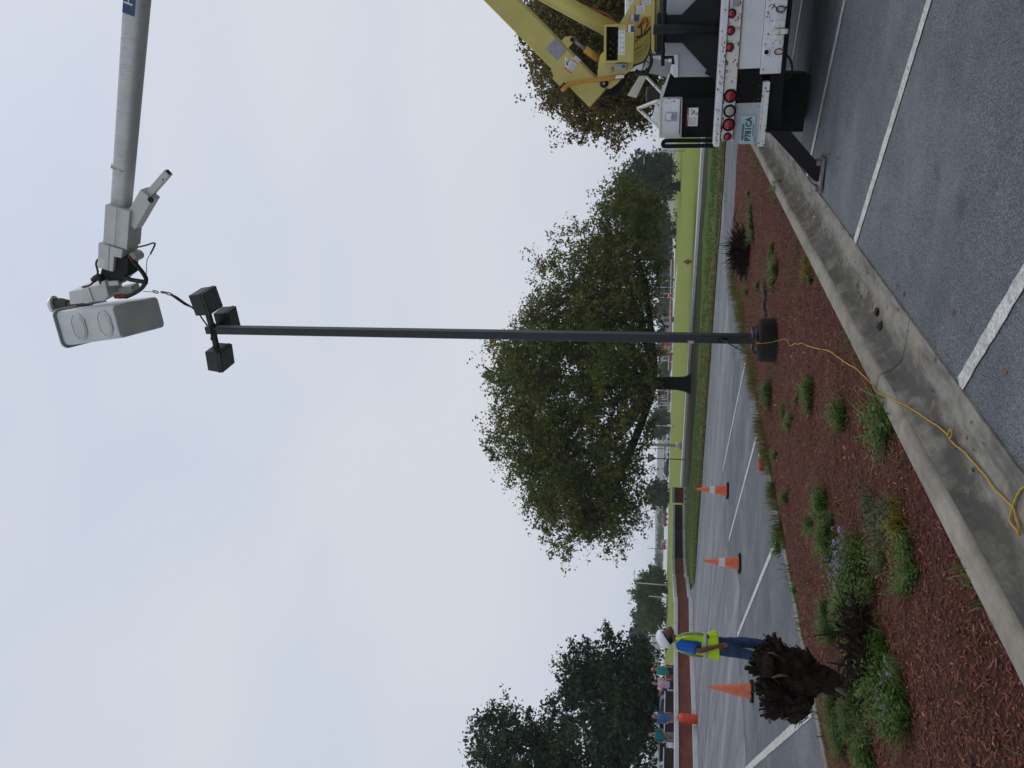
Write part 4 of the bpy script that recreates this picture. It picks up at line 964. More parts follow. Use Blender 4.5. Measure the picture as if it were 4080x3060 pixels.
# cab ahead
tb('cab', (-.95, 4.1, 1.0), (.95, 5.7, 1.75), 'white_truck_paint', .09)
tb('cab_roof', (-.62, 4.2, 1.75), (.92, 5.5, 2.45), 'white_truck_paint', .08)
tb('hood', (-.9, 5.7, .95), (.95, 7.1, 1.75), 'white_truck_paint', .12); tb('cab_window', (-.4, 4.185, 1.8), (.7, 4.23, 2.2), 'car_glass', .01)
p = T(*Z3([(535, 470)])[0], 4.6); MB().box((p.x, 4.6, p.z), (.24, .12, .30)).build('mirror', MATS['black_plastic'], truck, bevel=.04); MB().tube([(p.x, 4.66, p.z), (-.98, 4.9, p.z - .15)], .015, 8).build('mirror_arm', MATS['black_paint'], truck)
slab('white_sheet', Z2([(215, 1110), (390, 1100), (860, 1220), (800, 1500), (400, 1420)]), 2.3, .03, 'grey_panel', .003)

# --- turret
DT = .70                                            # front plate of the turret
slab('turret_plate', Z1([(1560, -140), (1490, 0), (1250, 380), (1020, 390), (1010, 810), (960, 860), (925, 980), (920, 1180), (900, 1240), (940, 1330), (1050, 1390), (1110, 1400), (1230, 1310), (1330, 1190), (1450, 1090), (1480, 985), (1495, 385), (1560, 330), (1640, 255), (1755, 255), (1757, 0), (1757, -140)]), DT, .035, 'yellow_paint', .004)
slab('turret_plate', Z1([(1560, -140), (1490, 0), (1250, 380), (1020, 390), (1010, 810), (960, 860), (925, 980), (900, 1240), (940, 1330), (1050, 1390), (1110, 1400), (1230, 1310), (1330, 1190), (1480, 1070), (1640, 930), (1745, 820), (1757, 0), (1757, -140)]), DT + .42, .035, 'yellow_paint', .004)
tq = slab('turntable_flange', Z1([(1758, -500), (1757, 785), (1808, 785), (1820, -500)]), DT - .02, .6, 'yellow_paint', .006)
slab('turntable', Z1([(1812, -450), (1812, 760), (1888, 760), (1890, -450)]), DT + .05, .5, 'yellow_paint', .01)
slab('stop_tab', Z1([(1758, 770), (1800, 785), (1832, 850), (1775, 835)]), DT - .015, .06, 'yellow_paint', .003)
# control box
cb_ = slab('control_box', Z1([(1242, 385), (1226, 980), (1478, 980), (1497, 390)]), DT - .13, .128, 'yellow_paint', .006)
for P in ([(1018, 388), (1050, 420), (1050, 960), (1015, 985)], [(1018, 388), (1242, 385), (1238, 425), (1050, 420)], [(1015, 985), (1050, 955), (1232, 955), (1226, 985)]):
    slab('guard', Z1(P), DT - .13, .128, 'yellow_paint', .003, cb_)
slab('guard_back', Z1([(1040, 410), (1040, 970), (1230, 970), (1240, 410)]), DT - .004, .003, 'black_paint', 0, cb_)
for x, y in ((1110, 660), (1105, 770), (1105, 870), (1218, 520), (1215, 655), (1213, 765), (1210, 845), (1160, 600), (1160, 700), (1160, 800)):
    p = T(*Z1([(x, y)])[0], DT - .05); mb = MB(); mb.lathe([(.012, -.05), (.016, -.04), (.016, -.01), (.009, 0), (.009, .045)], (p.x, p.y, p.z), (0, 1, .25), 10); mb.build('valve_handle', MATS['black_plastic'] if x != 1110 and x != 1105 else MATS['rust'], cb_, smooth=True)
q = [T(x, y, DT - .133) for x, y in Z1([(1242, 865), (1240, 475), (1346, 475), (1340, 862)])]
lb = MB().prism(q, (0, .002, 0)).build('control_label', MATS['decal_white'], cb_)
for k in range(5):
    for j in (.3, .72):
        a = q[0].lerp(q[1], .1 + .2 * k); b = q[3].lerp(q[2], .1 + .2 * k); c = a.lerp(b, j); MB().box(c + V((0, -.0012, 0)), (.018, .001, .006)).build('label_mark', MATS['decal_ink'], lb)
slab('safety_decal', Z1([(1372, 388), (1495, 390), (1490, 520), (1366, 505)]), DT - .1335, .002, 'decal_white', 0, cb_); slab('safety_decal', Z1([(1436, 402), (1490, 405), (1487, 508), (1432, 505)]), DT - .1352, .0012, 'decal_blue', 0, cb_); slab('safety_decal', Z1([(1372, 388), (1392, 389), (1386, 508), (1366, 505)]), DT - .1352, .0012, 'decal_red', 0, cb_)
warning(Z1([(1400, 338), (1418, 232), (1570, 228), (1565, 338)]), DT - .004, 'WARNING'); slab('safety_decal', Z1([(1488, 232), (1568, 230), (1562, 336), (1484, 335)]), DT - .0075, .001, 'decal_blue', 0)
warning(Z1([(1490, 218), (1492, 95), (1658, 85), (1655, 212)]), DT - .004, 'DANGER', False); warning(Z1([(1575, 80), (1578, -60), (1750, -60), (1748, 76)]), DT - .004, 'DANGER', False)
gb = slab('switch_box', Z1([(1182, 1000), (1368, 1005), (1360, 1108), (1178, 1100)]), DT - .06, .058, 'grey_panel', .006)
p = T(*Z1([(1318, 1046)])[0], DT - .06); mb = MB(); disc(mb, (p.x, p.y - .014, p.z), .017, .02); mb.build('green_button', MATS['wire_green'], gb, smooth=True)
p = T(*Z1([(1135, 1095)])[0], DT); mb = MB(); mb.lathe([(.016, -.03), (.02, -.028), (.02, 0)], p, (0, 1, 0), 6); disc(mb, (p.x, p.y - .012, p.z), .028, .012); mb.build('hex_bolt', MATS['galvanised'], truck)
p = T(*Z1([(1015, 1310)])[0], DT); mb = MB(); disc(mb, (p.x, p.y - .03, p.z), .053, .05); pin = mb.build('pivot_pin', MATS['black_paint'], truck, smooth=True); mb = MB(); disc(mb, (p.x, p.y - .036, p.z), .016, .02, 10); mb.build('grease_cap', MATS['galvanised'], pin)
# hoses in the turret
for P, r, m in (([(1495, 660), (1600, 590), (1745, 505)], .011, 'hose_yellow'), ([(1500, 780), (1620, 710), (1700, 600), (1745, 480)], .011, 'hose_yellow'), ([(1505, 870), (1640, 760), (1710, 640), (1748, 560)], .010, 'hose_yellow'), ([(1510, 930), (1660, 790), (1735, 600)], .010, 'hose_yellow'), ([(1450, 1035), (1600, 990), (1700, 880), (1752, 700), (1755, 480)], .011, 'hose_black'),
                ([(1545, 440), (1620, 330), (1640, 280)], .012, 'hose_orange'), ([(1560, 440), (1650, 350), (1700, 290)], .011, 'hose_orange'), ([(1640, 520), (1690, 400), (1690, 280)], .011, 'hose_orange'), ([(1660, 470), (1715, 360), (1670, 275)], .010, 'hose_orange'), ([(1600, 400), (1605, 580)], .010, 'hose_black'), ([(1520, 590), (1650, 540), (1750, 420)], .014, 'hose_black')):
    hose('hydraulic_hose', Z1(P), DT + .05, r, m)
for P, r, m in (([(1740, 850), (1770, 950), (1730, 1080), (1640, 1140), (1520, 1120)], .016, 'hose_black'), ([(1735, 860), (1740, 960), (1715, 1060), (1680, 1110)], .010, 'hose_orange'), ([(1690, 900), (1640, 1020), (1615, 1160)], .009, 'hose_black'), ([(1680, 960), (1730, 1000), (1740, 1060)], .009, 'hose_orange'), ([(1500, 1120), (1560, 1150), (1660, 1140), (1710, 1090)], .035, 'hose_black')):
    hose('hydraulic_hose', Z1(P), DT + .2, r, m)
slab('rubber_cover', Z1([(1000, 1490), (1060, 1400), (1230, 1320), (1340, 1190), (1400, 1130), (1350, 1300), (1250, 1450), (1150, 1510)]), DT + .06, .3, 'black_rubber', .01)
# lower boom with its cylinders
DB = DT + .16
p0, pe = T(*Z1([(930, 1535)])[0], DB + .1), T(652, -1372, DB + .1)
lb_ = MB().beam(p0, pe, .29, .24, up=V((0, 1, 0))).build('lower_boom', MATS['yellow_paint'], truck, bevel=.012)
slab('boom_decal', Z1([(245, 600), (430, 790), (280, 950), (95, 770)]), DB - .024, .003, 'decal_grey', 0, lb_)
warning(Z1([(490, 1160), (395, 1075), (400, 890), (590, 1010)]), DB - .0245); warning(Z1([(600, 1015), (515, 950), (570, 870), (650, 950)]), DB - .0245, 'NOTICE', False)
bx_ = slab('boom_top_box', Z1([(270, 990), (470, 1190), (320, 1360), (130, 1165)]), DB - .01, .2, 'yellow_paint', .006); slab('rust_patch', Z1([(130, 1160), (180, 1115), (215, 1190), (200, 1230)]), DB - .013, .003, 'rust', 0, bx_)
slab('boom_ear', Z1([(345, 640), (400, 580), (500, 570), (545, 600), (520, 670), (450, 760)]), DB - .06, .05, 'yellow_paint', .005)
p = T(*Z1([(512, 622)])[0], DB - .06); mb = MB(); disc(mb, (p.x, p.y - .02, p.z), .026, .03); mb.build('ear_pin', MATS['black_paint'], truck, smooth=True)
a, b, c, e = [T(*Z1([q])[0], DB) for q in ((515, 620), (705, 765), (715, 772), (930, 935))]
MB().tube([a, b], .020, 10).build('cylinder_rod', MATS['galvanised'], truck, smooth=True); MB().tube([c, e], .043, 14).build('small_cylinder', MATS['orange_yellow_paint'], truck, smooth=True)
a, b = T(*Z1([(1180, 495)])[0], DB + .1), T(*Z1([(300, 20)])[0], DB + .1); dirc = (b - a).normalized()
MB().tube([a - dirc * .1, b + dirc * .35], .098, 20).build('lift_cylinder', MATS['yellow_paint'], truck, smooth=True); MB().tube([b + dirc * .3, b + dirc * 1.1], .045, 14).build('cylinder_rod', MATS['galvanised'], truck, smooth=True)
hose('hydraulic_hose', Z1([(560, 0), (700, 85), (900, 170), (1050, 220), (1140, 300), (1190, 360)]), DB + .1, .014, 'hose_orange')
P = [T(*q, DT - .03) for q in Z1([(350, 1440), (400, 1375), (490, 1310), (640, 1285), (860, 1262), (1100, 1235), (1330, 1198)])]
mb = MB(); mb.tube(P, [(.026, .003)] * 7, 8, side=(1, 0, 1)); mb.build('ratchet_strap', MATS['orange_yellow_paint'], truck, smooth=True)
slab('strap_tag', Z1([(1200, 1190), (1325, 1175), (1325, 1225), (1190, 1240)]), DT - .04, .004, 'decal_white', 0); slab('strap_buckle', Z1([(285, 1440), (325, 1410), (440, 1290), (480, 1310), (400, 1440), (380, 1520)]), DT - .02, .05, 'black_plastic', .004)

# --- elbow, upper boom, tip
DU = DB + .1
MB().lathe([(.2, -.22), (.24, -.2), (.24, .2), (.2, .22)], pe, (0, 1, 0), 24).build('boom_elbow', MATS['yellow_paint'], truck, smooth=True)
u0, u1 = pe, T(482, 835, DU); pts = [u0.lerp(u1, i / 10) for i in range(11)]
ub = MB().tube(pts, [(.175 - .045 * i / 10,) * 2 for i in range(11)], 28, side=(0, 1, 0), sq=.62).build('upper_boom', MATS['boom_tube'], truck, smooth=True)
fr = T(488, 668, DU); k = (fr - u0).length / (u1 - u0).length; ud = (u1 - u0).normalized(); rr = .175 - .045 * k + .004
ring = MB().tube([fr - ud * .022, fr + ud * .022], rr, 28, side=(0, 1, 0), sq=.62).build('boom_band', MATS['boom_cover'], ub, smooth=True)
for i in range(6):
    t_ = PI * (.62 + .1 * i); up_ = ud.cross(V((0, 1, 0)));  q = fr + (V((0, 1, 0)) * math.copysign(abs(math.cos(t_)) ** .62, math.cos(t_)) - up_ * math.copysign(abs(math.sin(t_)) ** .62, math.sin(t_)) * -1) * (rr + .002)
    MB().ball(q, .009, 5).build('rivet', MATS['black_paint'], ring)
# boom name board
c0 = T(524, 15, DU); k = (c0 - u0).length / (u1 - u0).length; hw = .175 - .045 * k; upv = V((0, 0, 1)) - ud * ud.z; upv.normalize(); rt_ = -ud
c0 = u0.lerp(u1, k) + V((0, -hw - .004, 0)) + upv * .01
tl = T(502, 54, c0.y); Lb = 1.15; cen = c0 + rt_ * 0; left = (tl - c0).dot(rt_)
mb = MB(); h_ = .085; A = c0 + rt_ * left; mb.prism([A - upv * h_, A + rt_ * Lb - upv * h_, A + rt_ * Lb + upv * h_, A + upv * h_], (0, .003, 0)); nb = mb.build('name_board', MATS['decal_blue'], ub)
Mt = Matrix.Translation(A + rt_ * .33 + V((0, -.002, 0))) @ Matrix((rt_, upv, rt_.cross(upv))).transposed().to_4x4(); text('board_text', 'HI-R', .19, MATS['decal_white'], nb, Mt, .001, 1.25)
slab('tip_casing', Z6([(190, 455), (462, 530), (430, 955), (165, 872)]), DU - .17, .34, 'boom_cover', .012)
slab('tip_casing', Z6([(115, 878), (382, 958), (368, 1048), (290, 1030), (275, 1198), (105, 1150)]), DU - .20, .40, 'boom_cover', .012)
slab('casing_seam', Z6([(318, 495), (325, 497), (300, 905), (240, 925), (225, 1185), (218, 1183), (232, 920), (293, 900)]), DU - .204, .003, 'decal_grey', 0)
slab('data_plate', Z6([(115, 1040), (192, 1060), (188, 1150), (108, 1130)]), DU - .2035, .003, 'decal_white', .001)
slab('tip_joint', Z6([(150, 1165), (290, 1030), (445, 1040), (440, 1240), (345, 1315), (205, 1310), (130, 1250)]), DU - .14, .26, 'black_paint', .01)
p = T(*Z6([(505, 1040)])[0], DU - .10); MB().lathe([(.07, 0), (.075, .01), (.075, .18)], p + V((0, 0, .02)), (0, 1, 0), 20).build('tip_pivot', MATS['boom_cover'], truck, smooth=True)
a, b, e = [T(*Z6([q])[0], DU - .02) for q in ((500, 660), (690, 330), (890, 100))]
MB().beam(a, b, .22, .20, up=V((0, 1, 0))).build('jib_holder', MATS['boom_cover'], truck, bevel=.012); MB().beam(b - (e - b) * .2, e, .10, .10, up=V((0, 1, 0))).build('jib_tube', MATS['boom_cover'], truck, bevel=.008)
je = e + (e - b).normalized() * .001; MB().beam(e - (e - b).normalized() * .02, je, .07, .07, up=V((0, 1, 0))).build('tube_mouth', MATS['black_paint'], truck)
p = T(*Z6([(690, 405)])[0], DU - .125); mb = MB(); disc(mb, (p.x, p.y - .006, p.z), .045, .02); mb.build('holder_hole', MATS['black_paint'], truck); p = T(*Z6([(826, 183)])[0], DU - .075); mb = MB(); disc(mb, (p.x, p.y - .004, p.z), .012, .01, 10); mb.build('tube_hole', MATS['black_paint'], truck)
for P, r, m in (([(450, 1020), (500, 1085)], .022, 'hose_red'), ([(495, 1075), (560, 1150), (620, 1230), (640, 1290), (600, 1370), (520, 1430), (420, 1475)], .034, 'hose_black'), ([(395, 1255), (480, 1285), (600, 1305), (650, 1330)], .034, 'hose_black'), ([(300, 1470), (360, 1465), (430, 1470)], .036, 'hose_red'),
                ([(550, 925), (640, 905), (720, 880), (738, 900), (690, 1000)], .013, 'hose_black'), ([(690, 1000), (650, 1080), (645, 1250)], .006, 'galvanised'), ([(110, 1060), (90, 1110), (110, 1200), (90, 1260), (30, 1340), (-60, 1365)], .016, 'hose_black'), ([(60, 1290), (120, 1250), (170, 1330)], .05, 'hose_black')):
    hose('tip_hose', Z6(P), DU - .16, r, m)
slab('winch_line', [(Z6([q])[0]) for q in ((608, 1411), (608, 1418), (742, 1423), (742, 1417))], DU - .1, .006, 'galvanised', 0)
# bucket and the bracket that holds it
bc = V((-3.777, 1.0, 10.632)); BW, BD, BH, BT = .574, 1.034, 1.205, .921
def rotb(l, t1=-.129, t2=-.13, yw=.175):
    l = V((math.cos(t1) * l.x + math.sin(t1) * l.z, l.y, -math.sin(t1) * l.x + math.cos(t1) * l.z))
    l = V((l.x, math.cos(t2) * l.y - math.sin(t2) * l.z, math.sin(t2) * l.y + math.cos(t2) * l.z))
    return V((math.cos(yw) * l.x - math.sin(yw) * l.y, math.sin(yw) * l.x + math.cos(yw) * l.y, l.z))
_w0 = lambda l: V((l[0], l[1], l[2]))
# the fit was made in level axes: bring its centre into the tilted frame of the truck
bc_w = T_O + t_e0 * bc.x + t_f * bc.y + V((0, 0, bc.z)); 
def B(l): q = rotb(V(l)); return toT(bc_w + t_e0 * q.x + t_f * q.y + V((0, 0, q.z)))
def ringpts(z, w, d, r=.09, n=6):
    out = []
    for cx, cy, a0 in ((1, 1, 0), (-1, 1, 90), (-1, -1, 180), (1, -1, 270)):
        for i in range(n + 1):
            a = rad(a0 + 90 * i / n); out.append((cx * (w / 2 - r) + r * math.cos(a), cy * (d / 2 - r) + r * math.sin(a), z))
    return out
mb = MB(); st = []
for z, k, r in ((-BH / 2 + .02, .30, .03), (-BH / 2, BT - .06, .07), (-BH / 2 + .012, BT - .015, .08), (-BH / 2 + .05, BT, .08), (BH / 2, 1, .09), (BH / 2, .93, .08), (-BH / 2 + .08, BT - .07, .07), (-BH / 2 + .08, .3, .03)):
    st.append([B(q) for q in ringpts(z, BW * k, BD * k if k > .5 else BD * k, r)])
nn_ = len(st[0]); vs = [q for s_ in st for q in s_]; fs = [(i * nn_ + j, i * nn_ + (j + 1) % nn_, (i + 1) * nn_ + (j + 1) % nn_, (i + 1) * nn_ + j) for i in range(len(st) - 1) for j in range(nn_)]
mb.add(vs, fs + [tuple(range(nn_)), tuple(range(len(vs) - nn_, len(vs)))])
bk_ = smooth_by_angle(mb.build('bucket', MATS['bucket_fibreglass'], truck), 45)
mb = MB(); Ro = [B(q) for q in ringpts(BH / 2 - .012, BW + .035, BD + .035, .1)]; mb.tube(Ro + [Ro[0]], .024, 8, False); mb.build('bucket_rim', MATS['bucket_rim'], bk_, smooth=True)
for fz, wz, hz_ in ((.164, .40, .28), (-.37, .40, .26)):
    k = BT + (1 - BT) * (fz / BH + .5); yf = -BD / 2 * k; oc = lambda w, h, cx=.0: [(cx + w / 2 * a, b * h / 2) for a, b in ((-.5, -1), (.5, -1), (1, -.45), (1, .45), (.5, 1), (-.5, 1), (-1, .45), (-1, -.45))]
    mb = MB(); P = [B((x, yf - .004, fz + z)) for x, z in oc(wz, hz_)]; mb.tube(P + [P[0]], .012, 6, False); g = mb.build('step_frame', MATS['bucket_fibreglass'], bk_, smooth=True)
    MB().prism([B((x, yf - .006, fz + z)) for x, z in oc(wz * .8, hz_ * .76, -.012)], B((0, .01, 0)) - B((0, 0, 0))).build('step_recess', MATS['boom_cover'], g)
br = MB(); br.prism([T(x, y, .72) for x, y in ((274, 1163), (279, 1214), (372, 1203), (352, 1148))], (0, .5, 0)); br.build('bucket_bracket', MATS['white_truck_paint'], truck, bevel=.008)
slab('bucket_bracket', [(352, 1148), (372, 1203), (415, 1200), (432, 1180), (418, 1120), (405, 1122), (400, 1135)], .74, .36, 'boom_cover', .008)
slab('bracket_block', [(418, 1122), (424, 1142), (474, 1136), (468, 1120)], .78, .2, 'boom_cover', .006)
slab('bracket_block', [(520, 1140), (532, 1175), (505, 1190), (470, 1192), (468, 1150)], .95, .2, 'boom_cover', .006)
# =================================================================== LIGHT POLE AND ITS PEDESTAL
pb = bedp(3108, 1350); px_, py_ = pb.x, pb.y + .28
ptop = W(826, 1313, py_ + .02); pfoot = W(3004, 1350, py_)
ped = thing('concrete_pedestal', 'dark stained round concrete pedestal under the light pole', 'pedestal', (px_, py_, 0))
mb = MB(); zt = pfoot.z - .045; mb.lathe([(.31, 0), (.315, .1), (.305, zt - .05), (.285, zt), (0, zt)], (0, 0, 0), (0, 0, 1), 40); mb.v = [tuple(V(q) + V((q[0], q[1], 0)) * .03 * noise.noise(V(q) * 5)) for q in mb.v]; mb.build('drum', MATS['stained_concrete'], ped, smooth=True)
for i in range(4):
    a = PI / 4 + i * PI / 2 + KA; mb = MB(); mb.lathe([(.016, 0), (.016, .06)], (.19 * math.cos(a), .19 * math.sin(a), zt - .01), (0, 0, 1), 8); mb.lathe([(.03, .02), (.03, .045)], (.19 * math.cos(a), .19 * math.sin(a), zt - .01), (0, 0, 1), 6); mb.build('anchor_bolt', MATS['rust'], ped)
pole = thing('light_pole', 'tall dark square light pole with floodlights being held by the bucket truck', 'light pole', pfoot)
pv = ptop - pfoot; ax = frame(pv, V((0, 1, 0)))
a27 = V((math.cos(KA), -math.sin(KA), 0)); b27 = V((math.sin(KA), math.cos(KA), 0))
mb = MB(); hw = .062
def sqring(c, h, r=.012): return [c + a27 * x + b27 * y for x, y in ((h - r, -h), (h, -h + r), (h, h - r), (h - r, h), (-h + r, h), (-h, h - r), (-h, -h + r), (-h + r, -h))]
r0 = sqring(V((0, 0, 0)), hw); r1 = sqring(pv, hw); mb.add(r0 + r1, [(i, (i + 1) % 8, (i + 1) % 8 + 8, i + 8) for i in range(8)] + [tuple(range(7, -1, -1)), tuple(range(8, 16))])
shaft = mb.build('shaft', MATS['pole_paint'], pole)
# the face turned to the camera
fn = -b27
hh = W(2882, 1352, py_) - pfoot; cF = lambda z, s_=0, o=0: pv * (z / pv.z) + a27 * s_ + fn * (hw + o)
mb = MB(); mb.prism([cF(hh.z - .06, -.035, .001), cF(hh.z - .06, .035, .001), cF(hh.z + .07, .035, .001), cF(hh.z + .07, -.035, .001)], fn * .003); mb.build('hand_hole', MATS['black_paint'], shaft)
for k in range(4):
    q = [cF(hh.z + .02 * k - .02, .01 * k - .02, .004), cF(hh.z - .04, .02 - .01 * k, .05 + .01 * k), cF(hh.z - .10 - .03 * k, -.05 - .02 * k, .05), cF(hh.z - .15 - .05 * k, -.07 - .03 * k, .02)]
    MB().tube(q, .004, 5).build('loose_wire', MATS['wire_green'] if k % 2 else MATS['hose_black'], pole, smooth=True)
z0 = W(2752, 1356, py_).z - pfoot.z; mb = MB(); mb.prism([cF(z0 - .04, -.062, .0005), cF(z0 - .04, -.02, .0005), cF(z0 + .045, -.02, .0005), cF(z0 + .035, -.062, .0005)], fn * .002); mb.build('paper_sticker', MATS['tape_pink'], pole)
mb = MB(); mb.box((0, 0, .018), (.27, .27, .035), Matrix((a27, b27, V((0, 0, 1)))).transposed()); mb.build('base_plate', MATS['pole_paint'], pole, bevel=.004)
# lamp heads on stub arms
def head(c, dirv, size=(.36, .40, .27), tilt=rad(6), arm0=None):
    x, y = V(dirv), V((-dirv[1], dirv[0], 0)); m = Matrix((x, y, V((0, 0, 1)))).transposed() @ Matrix.Rotation(-tilt, 3, 'Y')
    arm = MB().beam(arm0, c - x * size[0] * .35 + V((0, 0, .02)), .075, .075).build('stub_arm', MATS['lamp_bronze'], pole, bevel=.006)
    mb = MB(); sx, sy, sz = [q / 2 for q in size]
    vs = [V((i * sx, j * sy, -sz)) for i, j in ((-1, -1), (1, -1), (1, 1), (-1, 1))] + [V((i * sx * .96, j * sy * .96, sz)) for i, j in ((-1, -1), (1, -1), (1, 1), (-1, 1))]
    mb.add([c + m @ q for q in vs], [(3, 2, 1, 0), (4, 5, 6, 7), (0, 1, 5, 4), (1, 2, 6, 5), (2, 3, 7, 6), (3, 0, 4, 7)]); h = mb.build('lamp_head', MATS['lamp_bronze'], pole, bevel=.012)
    MB().box(c + m @ V((0, 0, -sz - .002)), (size[0] * .88, size[1] * .88, .008), m).build('lens', MATS['lamp_lens'], h, bevel=.003); MB().box(c + m @ V((0, 0, -sz + .06)), (size[0] + .012, size[1] + .012, .014), m).build('door_frame', MATS['lamp_bronze'], h, bevel=.003)
tp = pv - pv.normalized() * .10
head(tp + a27 * .50 + V((0, 0, -.01)), a27, arm0=tp); head(tp - a27 * .50 + V((0, 0, -.0)), -a27, arm0=tp); head(tp + b27 * .42 + V((0, 0, -.02)), b27, (.34, .38, .26), arm0=tp)
# sling between the boom tip and the pole head
sl = thing('lifting_sling', 'dark lifting strap with red shackles tied from bucket boom to pole top', 'sling', ptop)
Y0, Y1 = tw(T(*Z6([(742, 1420)])[0], DU - .1)).y, ptop.y - .07
def SP(x, y, t): return W(x, y, Y0 + (Y1 - Y0) * t) - ptop
for i, (x, y) in enumerate(((620, 1163), (652, 1165), (674, 1171))):
    c = SP(x, y, i * .06); d1 = (SP(690, 1178, .1) - SP(610, 1162, 0)).normalized(); s1 = fn if i % 2 else V((0, 0, 1))
    MB().tube([c + d1 * .045 * math.cos(t) + (V(s1) - d1 * d1.dot(V(s1))).normalized() * .024 * math.sin(t) for t in [k * PI / 6 for k in range(13)]], .010, 6, False).build('shackle', MATS['shackle'] if i else MATS['galvanised'], sl, smooth=True)
for o_ in (0, 7):
    q = [SP(680, 1172 + o_ * .3, .1), SP(703, 1183 + o_, .2), SP(735, 1206 + o_ * .9, .4), SP(764, 1224, .55), SP(790, 1246, .72), SP(806, 1270, .85), SP(826, 1297, 1)]
    MB().tube(q, [(.016, .006)] * 7, 6).build('strap', MATS['strap'], sl, smooth=True)
zc = -.16; mb = MB()
for k in range(2):
    zz = zc + .05 * k; e_ = .075; q = [V((0, 0, zz)) + a27 * x * e_ + b27 * y * e_ for x, y in ((-1, -1), (1, -1), (1, 1), (-1, 1), (-1, -1))]; mb.tube(q, [(.018, .008)] * 5, 6)
mb.build('strap_wrap', MATS['grey_wood'], sl); MB().tube([fn * .08 + V((0, 0, -.12)) - a27 * .06, fn * .10 + V((0, 0, -.10)) - a27 * .13, fn * .09 + V((0, 0, -.13)) - a27 * .16], .02, 6).build('strap_tail', MATS['grey_wood'], sl, smooth=True)
# yellow rope from the pole foot down over the kerb
def rp(x, y, z): return G(x, y, z)
rpx = [(2996, 1340, 'pt'), (3004, 1352, 'pt'), (3014, 1360, 'pt'), (3020, 1368, 'pf'), (3060, 1366, 'pf'), (3112, 1357, 'm'), (3140, 1352, 'm'), (3157, 1377, 'm'), (3178, 1369, 'm'), (3195, 1372, 'm'), (3208, 1367, 'm'), (3240, 1381, 'm'), (3280, 1391, 'm'), (3315, 1400, 'm'), (3345, 1421, 'm'), (3375, 1447, 'm'), (3407, 1468, 'm'), (3430, 1495, 'm'), (3460, 1525, 'm'), (3478, 1537, .162), (3493, 1562, .162), (3530, 1578, .10), (3560, 1594, .02), (3600, 1612, .018), (3650, 1641, .018), (3690, 1668, .018), (3735, 1697, .018), (3770, 1727, .018), (3786, 1745, .03), (3793, 1720, .05), (3784, 1714, .06), (3779, 1738, .03), (3803, 1770, .018), (3840, 1800, .018), (3885, 1850, .018), (3930, 1900, .018), (3960, 1945, .018), (4005, 1990, .018), (4035, 2020, .018), (4048, 2060, .018), (4062, 2110, .018), (4060, 2130, .03), (4050, 2112, .04), (4026, 2080, .018), (4030, 2040, .018), (4060, 1960, .018), (4100, 1940, .018), (4160, 2000, .018)]
Q = []
for x, y, z in rpx:
    if z == 'pt': Q.append(W(x, y, py_ - .12) )
    elif z == 'pf': Q.append(W(x, y, py_ - .325))
    elif z == 'm': Q.append(bedp(x, y) + V((0, 0, .014)))
    else:
        zz = .05
        for _ in range(8):
            g_ = G(x, y, zz); nn2 = g_.dot(kn) - N_BACK; zz = .5 * zz + .5 * (np.interp(nn2, [-.05, 0, .13, .155, .163, .19, .225, .27, .33, .6], [.15, .158, .162, .155, .130, .085, .05, .03, .022, .022]) + (z if z > .025 and z < .09 and nn2 > .3 else 0) * .6)
        Q.append(G(x, y, zz))
Q2 = []
for i in range(len(Q) - 1):
    a, b, c, e = Q[max(i - 1, 0)], Q[i], Q[i + 1], Q[min(i + 2, len(Q) - 1)]
    for k in range(5):
        t = k / 5; Q2.append(.5 * (2 * b + (c - a) * t + (2 * a - 5 * b + 4 * c - e) * t * t + (3 * b - a - 3 * c + e) * t ** 3) + V((R.gauss(0, .0012), R.gauss(0, .0012), 0)))
tag(MB().tube(Q2, .0058, 6).build('yellow_rope', MATS['rope_yellow'], smooth=True), 'thin yellow rope running from pole foot across mulch and kerb', 'rope')

# =================================================================== STUMPS
def stump(name, label, px, Y, base, seed, nsp, L, w, lean):
    rg = np.random.default_rng(seed); root = thing(name, label, 'stump', base)
    mb = MB(); rel = [V(p) - V(base) for p in px]
    mb.tube(rel, w, 14); vs = []
    for q in mb.v: q = V(q); vs.append(tuple(q + V((noise.noise(q * 9), noise.noise(q * 9 + V((5, 0, 0))), noise.noise(q * 9 + V((0, 5, 0))))) * .05 + V((noise.noise(q * 25), noise.noise(q * 25 + V((5, 0, 0))), 0)) * .02))
    mb.v = vs; mb.build('trunk', MATS['stump_bark'], root, smooth=True)
    return root, rg
def shaggy(root, rg, pts, m, L, r, n, dirf):
    mb = MB()
    for i in range(n):
        p, d = pts(rg), None; d = dirf(rg, p); l = L * rg.uniform(.5, 1.3); q = p + d * l * .5 + V(rg.normal(0, .02, 3)); e = p + d * l + V(rg.normal(0, .05, 3)) * l * 4
        rr = r * rg.uniform(.4, 1.5); mb.tube([p - d * .03, q, e], [rr * 1.4, rr, rr * .35], 4, True)
    o = mb.build('dead_frond', m, root); o['kind'] = 'stuff'; return o
b1 = bedp(3418, 2745); Ys = b1.y
c1 = [b1 + V((0, 0, -.05)), W(3360, 2735, Ys), W(3290, 2715, Ys), W(3220, 2700, Ys), W(3140, 2690, Ys), W(3075, 2680, Ys)]
root, rg = stump('dead_stump', 'large ragged dark dead stump flaring at the top beside the far kerb', c1, Ys, b1, 5, 0, 0, [.115, .10, .095, .11, .10, .06], 0)
